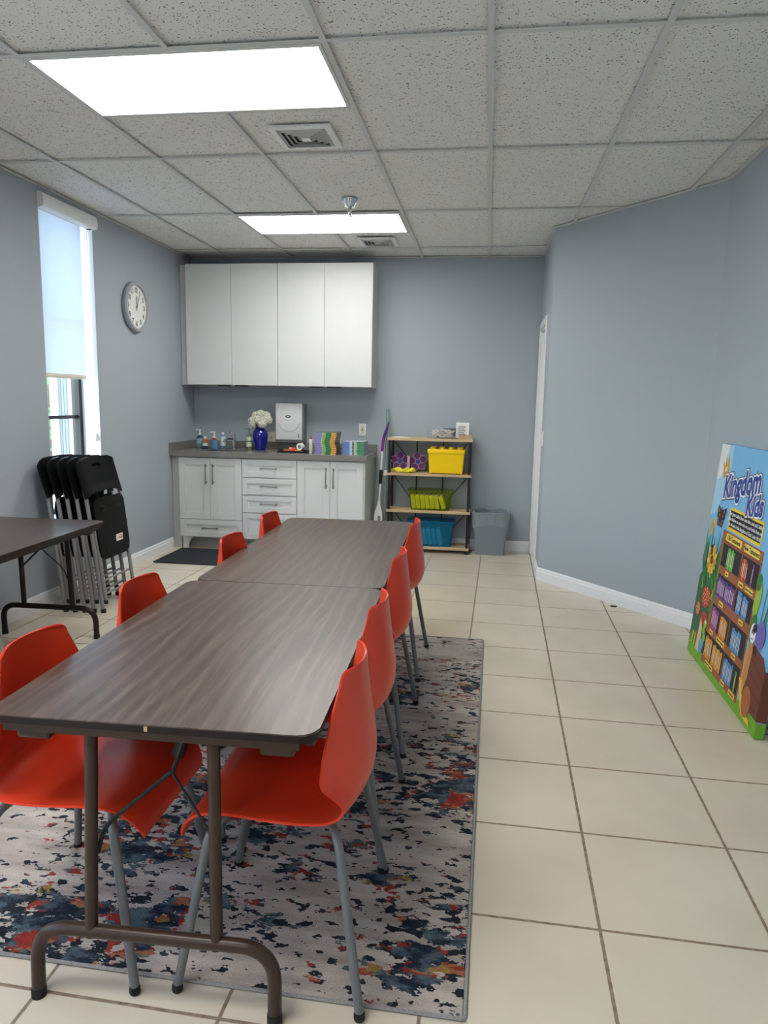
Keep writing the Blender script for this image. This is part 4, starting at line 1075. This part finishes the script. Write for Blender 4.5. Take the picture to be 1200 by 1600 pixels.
# ------------------------------------------------------------------ black folding chairs
def make_folding_chair(label):
    # folded flat: x = width, +y = towards the room, z up
    t = thing('folding_chair', label, 'folding chair', (0, 0, 0), 0, 'folded chairs leaning by the window')
    w = .215
    def yb(z): return -.085*z/.75 if z < .75 else -.085 - (z-.75)*.27
    back = rrect(-.232, .232, .755, .992, .065, 8)
    mb = MB(); n = 20
    def bf(u, v):
        # rounded backrest, bowed, hollow behind
        x = (u-.5)*2; z = .742 + v*.258; hwid = .230
        if z > .93: hwid = .230 - .07 + math.sqrt(max(0, .07**2 - (z-.93)**2))
        if v < .25: hwid *= .985+.015*v/.25
        dz = .036*(1-x**4)*(0 if v > .3 else (1-v/.3))
        edge = min(1, max(0, (abs(x)*hwid-.19)/.04))
        return (x*hwid, yb(z) + .012 - .022*(1-x*x)*(.6+.4*v) - .018*edge*edge, z + dz)
    mb.grid(bf, 24, 20); mb.bm.normal_update(); bmesh.ops.solidify(mb.bm, geom=list(mb.bm.faces), thickness=.012)
    # hand hole: cut the faces near the top centre
    dele = [f for f in mb.bm.faces if (f.calc_center_median().x/.05)**2 + ((f.calc_center_median().z-.945)/.018)**2 < 1]
    bmesh.ops.delete(mb.bm, geom=dele, context='FACES')
    bk = mb.build('backrest', 'fold_black', t, smooth=50)
    ring = [(.05*math.cos(a), yb(.945)-.009, .945 + .018*math.sin(a)) for a in [2*PI*i/24 for i in range(24)]]
    MB().tube(ring, .008, 8, closed=True).build('hand_hole_rim', 'fold_black', bk)
    for s in (-1, 1):
        lg = MB().tube([(s*.212, yb(z)-.004, z) for z in (.80, .77, .75)] + [(s*.214, yb(z), z) for z in (.65, .4, .2, .012)], .0125, 10).build('front_leg', 'fold_grey', t)
        MB().lathe([(.016, 0), (.016, .022), (.0135, .026)], 12, (s*.214, 0, 0)).build('foot_cap', 'rubber', lg)
    # seat folded up in front of the legs: underside towards the room
    mb = MB()
    def sf(u, v):
        x = (u-.5)*2; z = .34 + v*.40; hwid = .192
        if z < .42: hwid = .192-.05+math.sqrt(max(0, .05**2-(.05*(.42-z)/.08)**2))
        if z > .68: hwid = .192-.05+math.sqrt(max(0, .05**2-(.05*(z-.68)/.06)**2))
        return (x*hwid, yb(z) + .018 + .006*math.cos(x*1.4), z)
    mb.grid(sf, 20, 20); mb.bm.normal_update(); bmesh.ops.solidify(mb.bm, geom=list(mb.bm.faces), thickness=.012)
    for k in range(5):
        for z in (.375, .565): mb.box(-.14+k*.06, -.115+k*.06, yb(z)+.026, yb(z)+.033, z, z+.022, .002)
    for z in (.645,): mb.box(.07, .13, yb(z)+.026, yb(z)+.035, z, z+.04, .003); mb.box(-.12, .04, yb(z)+.026, yb(z)+.033, z, z+.035, .003)
    st = mb.build('seat', 'fold_black', t, smooth=50)
    for z in (.41, .50, .62, .70):
        MB().tube(catmull([(-.15, yb(z)+.028, z-.012), (0, yb(z)+.03, z+.0), (.15, yb(z)+.028, z-.012)], 6), .006, 8).build('underside_rib', 'fold_black', st)
    for s in (-1, 1):
        lg = MB().tube([(s*.188, yb(.55)+.005, .56), (s*.190, yb(.3)+.012, .3), (s*.192, .006, .07)], .0115, 10).build('rear_leg', 'fold_grey', t)
        MB().lathe([(.0145, .055), (.0145, .076), (.012, .08)], 12, (s*.192, .006, 0)).build('foot_cap', 'rubber', lg)
    for z, o_ in ((.20, .0), (.115, .008)): MB().tube([(-.2, yb(z)+o_, z), (.2, yb(z)+o_, z)], .0075, 8).build('stretcher', 'fold_grey', t)
    for x in (-.075, .0, .075): MB().box(x-.012, x+.012, yb(.75)-.012, yb(.75)-.004, .69, .80, .002).build('back_stay', 'fold_black', t)
    return t
lbs = ['black and grey folding chair nearest the room in the leaning row, white sticker underneath', 'black folding chair second in the leaning row, just behind the stickered one',
       'black folding chair in the middle of the leaning row by the window', 'black folding chair fourth in the leaning row, next to last', 'black folding chair last in the leaning row, against the wall']
fc = make_folding_chair(lbs[0])
fx = lambda i: (-2.43 - i*.062, 4.468 - i*.006, 0)
for i in range(1, 5): dup(fc, fx(i), -PI/2, lbs[i])
fc.location = fx(0); fc.rotation_euler = (0, 0, -PI/2)
seat = [c for c in fc.children if c.name.startswith('seat')][0]
# the sticker exists on the front chair only
sk = MB().box(-.045, .035, -.006, .001, -.022, .022).build('sticker', 'sticker', seat, (-.045, -.085*.455/.75+.041, .455), smooth=0)
mb = MB(); mb.box(-.04, .0, .001, .0015, .012, .016)
for k in range(6): mb.box(-.038+k*.008, -.033+k*.008, .001, .0015, -.008, .004)
mb.build('sticker_print', 'red_ink', sk, smooth=0)

# ------------------------------------------------------------------ printed canvas
PW, PH, PT = 1.165, 1.205, .042
tilt = -math.radians(4.6)
pr = thing('printed_canvas', 'large printed canvas sign leaning on the right wall, books and garden picture', 'sign', (1.19, 3.64, .004), rot=(tilt, 0, -PI/2 - .022))
for nm, hx_ in dict(sky='74b2dc', sky2='9cc6e0', skyw='d7dbdc', grass='6fa72c', grassd='3f7c2e', stem='4b8a4e', stemd='2f6240', wood='9a5a3a', woodd='7d4630', shadow='26242a', plate='e2cb52', board='1c1c20',
                    b_green='4c9a3c', b_green2='6fb84a', b_red='b4402e', b_purple='7b3f92', b_purple2='5f4f9e', b_pink='b8459a', b_orange='cc7a36', b_gold='d2a03c', b_blue='3d7fbe', b_blue2='5d9fd2',
                    kb='27408f', kw='e9e9ee', kd='16204a', gold='c9962e', red='b8352c', cream='d9bb8e', log='6e3a2c', logd='582d24', tan='cf9a5c', tan2='a8643a', violet='6d62aa', brownbf='5a4038', lime='93b83c', yl='e6c33e').items():
    M['p_'+nm] = mat('print_'+nm, hx_, .55, vary=.03, scale=20)
def pm(name, poly, mat_, lvl, parent=None):
    y = -.0004*lvl
    return MB().prism([(u-PW/2, v) for u, v in poly], y-.0006, y-.0001, 'y').build(name, 'p_'+mat_, parent if parent else pr, smooth=0)
def pmm(name, polys, lvl, parent=None):
    mats = sorted({m for _, m in polys}); mb = MB(); y = -.0004*lvl
    for p, m in polys: mb.prism([(u-PW/2, v) for u, v in p], y-.0006, y-.0001, 'y', mi=mats.index(m))
    return mb.build(name, ['p_'+m for m in mats], parent if parent else pr, smooth=0)
def R4(x0, x1, z0, z1): return [(x0, z0), (x1, z0), (x1, z1), (x0, z1)]
def ptext(name, s, size, m, x, z, lvl, parent, rot=0., **kw):
    mt = Matrix.Translation((x-PW/2, -.0004*lvl-.0006, z)) @ Matrix.Rotation(PI/2, 4, 'X') @ Matrix.Rotation(rot, 4, 'Z')
    return text(name, s, size, 'p_'+m, parent if parent else pr, mt, extrude=.0002, **kw)
mb = MB(); mb.box(-.025-PW/2, 1.125-PW/2, .0, PT, .0, .07, .002, 0); mb.box(-.025-PW/2, 1.125-PW/2, 0, PT, .0695, PH, .002, 1)
mb.build('canvas', ['p_grass', 'p_sky'], pr, smooth=0)
MB().box(1.1246-PW/2, 1.1262-PW/2, -.0022, PT-.002, .075, .30).build('log_on_edge', 'p_log', pr, smooth=0)
PU0, PU1 = -.025, 1.125
rp = random.Random(5)
# backdrop: paler patch of sky, meadow edge, dark foliage at the left
pm('pale_sky', [(PU0+.003, .80), (.06, .82), (.16, .95), (.2, 1.08), (.19, PH-.003), (PU0+.003, PH-.003)], 'sky2', 1)
pm('white_cloud', [(PU0+.003, 1.0), (.05, 1.02), (.1, 1.09), (.12, PH-.003), (PU0+.003, PH-.003)], 'skyw', 2)
pmm('meadow', [([(PU0+.003, .055), (PU1-.003, .055), (PU1-.003, .085), (.98, .075), (.5, .066), (.1, .085), (PU0+.003, .10)], 'grass')], 1)
pmm('foliage_shade', [([(PU0+.003, .09), (.25, .075), (.29, .22), (.29, .68), (.2, .6), (.12, .5), (.06, .52), (PU0+.003, .45)], 'stemd')], 1)
bl = []
for k in range(34):
    x = rp.uniform(0, .29); z0 = rp.uniform(.30, .56); L_ = rp.uniform(.14, .30); s = rp.uniform(-.09, .05); w_ = rp.uniform(.006, .014)
    z1 = min(z0+L_, .80)
    bl.append(([(x-w_, z0), (x+w_, z0), (x+s*.6+w_*.6, (z0+z1)/2+.01), (min(max(x+s, PU0+.01), .292), z1), (x+s*.6-w_*.6, (z0+z1)/2)], rp.choice(['stem', 'grassd', 'stem', 'lime']) if k % 4 else 'stemd'))
pmm('leaf_blades', bl, 3)
def bloom(cx, cz, r, lvl, nm='sunflower'):
    P = [(ell(cx+r*.62*math.cos(a), cz+r*.62*math.sin(a), r*.42, r*.2, 10, a), 'yl' if i % 2 else 'gold') for i, a in enumerate([2*PI*j/13 for j in range(13)])]
    pmm(nm, P, lvl); pmm(nm+'_heart', [(ell(cx, cz, r*.3, r*.3, 14), 'woodd')], lvl+1)
bloom(.145, .575, .082, 5); pmm('ladybird', [(ell(.125, .625, .022, .028, 14), 'log'), (ell(.125, .648, .012, .01, 10), 'shadow')], 8)
pmm('flower_bud', [(ell(.055, .735, .03, .04, 12), 'gold'), (ell(.045, .765, .014, .03, 10, .3), 'yl'), (ell(.075, .765, .014, .03, 10, -.3), 'yl')], 5)
bloom(1.06, .80, .085, 5, 'daffodil')
# butterfly
pmm('butterfly', [([(.105, .875), (.165, .855), (.165, .80), (.11, .81)], 'shadow'), ([(.245, .875), (.18, .855), (.18, .80), (.235, .81)], 'shadow'), ([(.12, .805), (.165, .80), (.165, .765), (.13, .765)], 'brownbf'), ([(.225, .805), (.18, .80), (.18, .765), (.215, .765)], 'brownbf')], 5)
pmm('butterfly_spots', [(ell(.13, .85, .012, .012, 8), 'tan2'), (ell(.148, .825, .01, .01, 8), 'tan2'), (ell(.217, .85, .012, .012, 8), 'tan2'), (ell(.2, .825, .01, .01, 8), 'tan2'), (ell(.145, .785, .008, .008, 8), 'tan2'), (ell(.2, .785, .008, .008, 8), 'tan2'), (ell(.1725, .82, .007, .055, 10), 'shadow')], 7)
# strawberries, toadstools, caterpillar, blue bird shape at the left
def berry(cx, cz, rx, rz, lvl, rot=0.):
    pmm('strawberry', [(ell(cx, cz, rx, rz, 22, rot), 'red')], lvl)
    pmm('strawberry_seeds', [(ell(cx+rx*.78*math.sqrt((k+.5)/22)*math.cos(k*2.4), cz+rz*.78*math.sqrt((k+.5)/22)*math.sin(k*2.4), .004, .006, 6), 'cream') for k in range(22)], lvl+1)
    pmm('strawberry_leaf', [([(cx+rx*.3*math.cos(a)-.012, cz+rz*.8), (cx+rx*.5*math.cos(a), cz+rz*1.2+.01*math.sin(a)), (cx+rx*.3*math.cos(a)+.012, cz+rz*.8)], 'grassd') for a in (0, .8, 1.6, 2.4, 3.1)], lvl+1)
berry(.165, .37, .075, .062, 6, .2); berry(.055, .275, .042, .045, 6)
pmm('toadstool', [([(.12, .06), (.20, .06), (.185, .2), (.14, .26)], 'cream'), (ell(.19, .255, .055, .035, 16), 'red')], 5)
pmm('caterpillar', [(ell(.235, .235, .026, .026, 14), 'lime'), (ell(.225, .195, .024, .024, 14), 'b_green2'), (ell(.245, .16, .024, .024, 14), 'lime'), (ell(.235, .125, .024, .024, 14), 'b_green2')], 8)
pmm('caterpillar_eyes', [(ell(.226, .245, .006, .007, 8), 'kw'), (ell(.243, .245, .006, .007, 8), 'kw')], 9)
pmm('small_yellow_leaves', [([(x, .07), (x+.012, .07), (x+.02+.01*math.sin(k), .15+.02*math.sin(k*3)), (x+.004, .13)], 'yl' if k % 2 else 'stem') for k, x in enumerate([.0, .03, .055, .08, .105])], 5)
pm('blue_pebble', ell(.215, .105, .034, .042, 16), 'b_blue2', 9)
# right side: leaves, reeds, beetle, wooden trunk and snail
pmm('pod_leaves', [(ell(.89, .55, .035, .085, 18, -.15), 'lime'), (ell(.875, .63, .03, .04, 14), 'grassd'), (ell(.90, .42, .04, .07, 14), 'grassd')], 5)
pmm('reeds', [([(.955, .38), (.965, .38), (.99, .70), (.985, .70)], 'stem'), ([(.98, .40), (.992, .40), (1.05, .66), (1.045, .66)], 'stemd'), ([(1.03, .40), (1.042, .40), (1.02, .62), (1.015, .62)], 'stem')], 4)
pmm('log', [([(.90, .08), (PU1-.004, .075), (PU1-.004, .30), (1.08, .34), (.93, .37)], 'log')], 4)
pmm('log_grain', [([(.92, .12+k*.06), (PU1-.004, .10+k*.05), (PU1-.004, .106+k*.05), (.92, .127+k*.06)], 'logd') for k in range(4)], 5)
pmm('stump_front', [([(.865, .16), (.90, .10), (.935, .20), (.945, .36), (.91, .385), (.875, .30)], 'tan')], 6)
pmm('stump_grain', [([(.885+k*.012, .17), (.888+k*.012, .17), (.902+k*.01, .35), (.899+k*.01, .35)], 'tan2') for k in range(4)], 7)
pmm('beetle', [(ell(1.0, .42, .055, .062, 20), 'violet'), (ell(.915, .405, .035, .045, 16), 'kw'), (ell(.93, .43, .026, .02, 12), 'shadow')], 8)
pmm('beetle_face', [(ell(.905, .41, .007, .012, 8), 'shadow'), (ell(.925, .41, .007, .012, 8), 'shadow'), (ell(.915, .378, .012, .004, 8), 'red'), ([(.93, .36), (.936, .36), (.97, .325), (.965, .32)], 'shadow'), ([(.96, .36), (.966, .36), (.99, .325), (.985, .32)], 'shadow')], 9)
pmm('snail_body', [([(.85, .17), (.868, .155), (.89, .09), (.95, .03), (1.06, .022), (1.045, .045), (.97, .06), (.91, .12), (.88, .18)], 'yl')], 8)
pmm('snail_shell', [(ell(.978, .105, .055, .072, 24), 'tan2')], 9)
pmm('snail_spiral', [([(.978+r_*math.cos(a)*.8, .105+r_*math.sin(a)) for r_, a in [(.055-.006*i, i*.55) for i in range(8)]] + [(.978+(r_-.007)*math.cos(a)*.8, .105+(r_-.007)*math.sin(a)) for r_, a in [(.055-.006*i, i*.55) for i in range(7, -1, -1)]], 'wood')], 10)
# crown and title
pmm('crown', [([(.095, 1.02), (.165, 1.045), (.17, 1.075), (.135, 1.15), (.122, 1.09), (.098, 1.15), (.092, 1.085), (.05, 1.115), (.085, 1.05)], 'gold')], 4)
pmm('crown_gaps', [([(.105, 1.055), (.14, 1.065), (.135, 1.09), (.122, 1.075), (.108, 1.085)], 'skyw')], 5)
def title(s, cx, cz, wd, rot):
    for nm, m_, b, lv in (('title_shadow', 'kd', .042, 5), ('title_outline', 'kw', .032, 6), ('title', 'kb', .013, 8)):
        o = ptext(nm, s, .2, m_, PW/2, 0, 0, None, bold=b*.55, shear=.12, spacing=1.02)
        xs = [v.co.x for v in o.data.vertices]; zs = [v.co.z for v in o.data.vertices]
        if nm == 'title_shadow': k = wd/(max(xs)-min(xs)); c0 = ((max(xs)+min(xs))/2, (max(zs)+min(zs))/2)
        for v in o.data.vertices:
            x, z = (v.co.x-c0[0])*k, (v.co.z-c0[1])*k*1.12
            v.co.x = cx-PW/2 + x*math.cos(rot) - z*math.sin(rot); v.co.z = cz + x*math.sin(rot) + z*math.cos(rot); v.co.y = -.0004*lv - (.0004 if v.co.y < -.0006 else 0)
title('Kids', .645, .945, .25, .12)
title('Kingdom', .41, 1.005, .56, .17)
# verse board
pm('verse_frame', rrect(.305, .805, .775, .892, .012, 3), 'yl', 3)
pm('verse_board', R4(.322, .788, .790, .877), 'board', 4)
for k, s in enumerate(('But Jesus called them unto him, and said, Suffer', 'little children to come unto me, and forbid them not:', 'for of such is the kingdom of God. Luke 18:16')):
    ptext('verse_line', s, .0255 if k != 1 else .0235, 'skyw', .555, .860-.027*k, 5, None, bold=.0004)
# bookcase
pm('case_frame', R4(.255, .86, .042, .765), 'wood', 2)
pm('case_top', R4(.25, .865, .705, .712), 'woodd', 3)
for nm, s, a, b in (('plate_left', 'Old Testament', .318, .567), ('plate_right', 'New Testament', .601, .823)):
    pm(nm, rrect(a, b, .718, .756, .012, 4), 'plate', 4); ptext('plate_text', s, .033, 'board', (a+b)/2, .737, 5, None, bold=.0005)
rows = [(.583, .700), (.420, .537), (.245, .372), (.078, .205)]
bays = []
for i, (z0, z1) in enumerate(rows):
    l_ = [.30, .305, .30, .262][i]; bays.append((R4(l_, .592, z0, z1), 'shadow')); bays.append((R4(.604, .845, z0, z1), 'shadow'))
pmm('bays', bays, 4)
def books(x0, x1, z0, hgt, cols, n):
    B, S = [], []; w_ = (x1-x0)/n
    for k in range(n):
        hh = hgt*rp.uniform(.86, 1.0); B.append((R4(x0+k*w_+.001, x0+(k+1)*w_-.001, z0, z0+hh), cols[k % len(cols)]))
        S.append((R4(x0+k*w_+w_*.36, x0+k*w_+w_*.64, z0+hh*.18, z0+hh*.8), 'skyw' if k % 2 else 'cream'))
    pmm('painted_books', B, 5); pmm('painted_spines', S, 6)
books(.385, .497, .583, .112, ['b_green', 'b_green2'], 5)
books(.614, .70, .583, .104, ['b_red', 'b_orange', 'b_red'], 4); books(.762, .782, .583, .105, ['b_purple'], 1)
books(.312, .43, .420, .108, ['b_purple', 'b_purple2'], 6); books(.442, .588, .420, .105, ['b_purple2', 'b_purple'], 6)
books(.638, .70, .420, .112, ['b_blue2', 'b_blue'], 4); books(.712, .79, .420, .106, ['b_blue', 'b_blue2'], 5)
books(.312, .418, .245, .118, ['b_pink', 'b_purple'], 5); books(.455, .568, .245, .112, ['b_orange', 'b_gold'], 5)
books(.648, .78, .245, .112, ['b_blue', 'b_blue2'], 8)
books(.285, .40, .078, .118, ['b_gold', 'b_orange', 'b_gold'], 6); books(.42, .575, .078, .112, ['b_gold', 'b_gold', 'b_orange'], 7)
books(.612, .752, .078, .112, ['b_blue', 'b_blue2'], 7); books(.79, .812, .078, .11, ['b_green'], 1)
for s, cx, cz, w_ in (('Law', .425, .560, .05), ('Gospels', .645, .560, .07), ('Church History', .765, .560, .11), ('History', .42, .398, .07), ('Letters', .735, .398, .06), ('Poetry', .345, .224, .06), ('Major Prophets', .51, .224, .13), ('Letters', .72, .224, .06), ('Minor Prophets', .40, .058, .13), ('Letters', .64, .058, .06), ('Prophecy', .785, .058, .09)):
    pm('shelf_plate', rrect(cx-w_/2, cx+w_/2, cz-.0125, cz+.0125, .004, 2), 'plate', 4); ptext('shelf_plate_text', s, .017, 'board', cx, cz, 5, None, bold=.0003)

# ------------------------------------------------------------------ light
w = bpy.data.worlds.new('sky'); bpy.context.scene.world = w; w.use_nodes = True
nt = w.node_tree; bg = nt.nodes['Background']
sky = nt.nodes.new('ShaderNodeTexSky'); sky.sky_type = 'NISHITA'; sky.sun_disc = False; sky.sun_elevation = math.radians(52); sky.sun_rotation = math.radians(200)
nt.links.new(mixc(nt, .3, sky.outputs[0], (1., 1., 1.)), bg.inputs['Color']); bg.inputs['Strength'].default_value = 1.25

# ------------------------------------------------------------------ camera
cam = bpy.data.cameras.new('camera'); co = bpy.data.objects.new('camera', cam); C.objects.link(co)
cam.sensor_fit = 'VERTICAL'; cam.sensor_height = 36.; cam.lens = 1127.7152 / 1600 * 36.
Rm = Matrix(((0.9897738710515265, -0.1369331757244914, -0.03996235190378221), (0.1414133521002403, 0.9786730645708754, 0.14900099506790057), (0.018706897964377387, -0.15312850181940862, 0.9880292070071075)))
r, f, u = Rm.col[0], Rm.col[1], Rm.col[2]
co.matrix_world = Matrix(((r.x, u.x, -f.x, 0), (r.y, u.y, -f.y, 0), (r.z, u.z, -f.z, 1.405), (0, 0, 0, 1)))
cam.clip_start = .05
sc = bpy.context.scene; sc.camera = co
sc.view_settings.view_transform = 'Standard'; sc.view_settings.look = 'None'; sc.view_settings.exposure = 1.0; sc.view_settings.gamma = 1.
sc.view_settings.use_curve_mapping = False
sc.cycles.max_bounces = 10; sc.cycles.diffuse_bounces = 6; sc.cycles.glossy_bounces = 4; sc.cycles.transparent_max_bounces = 12
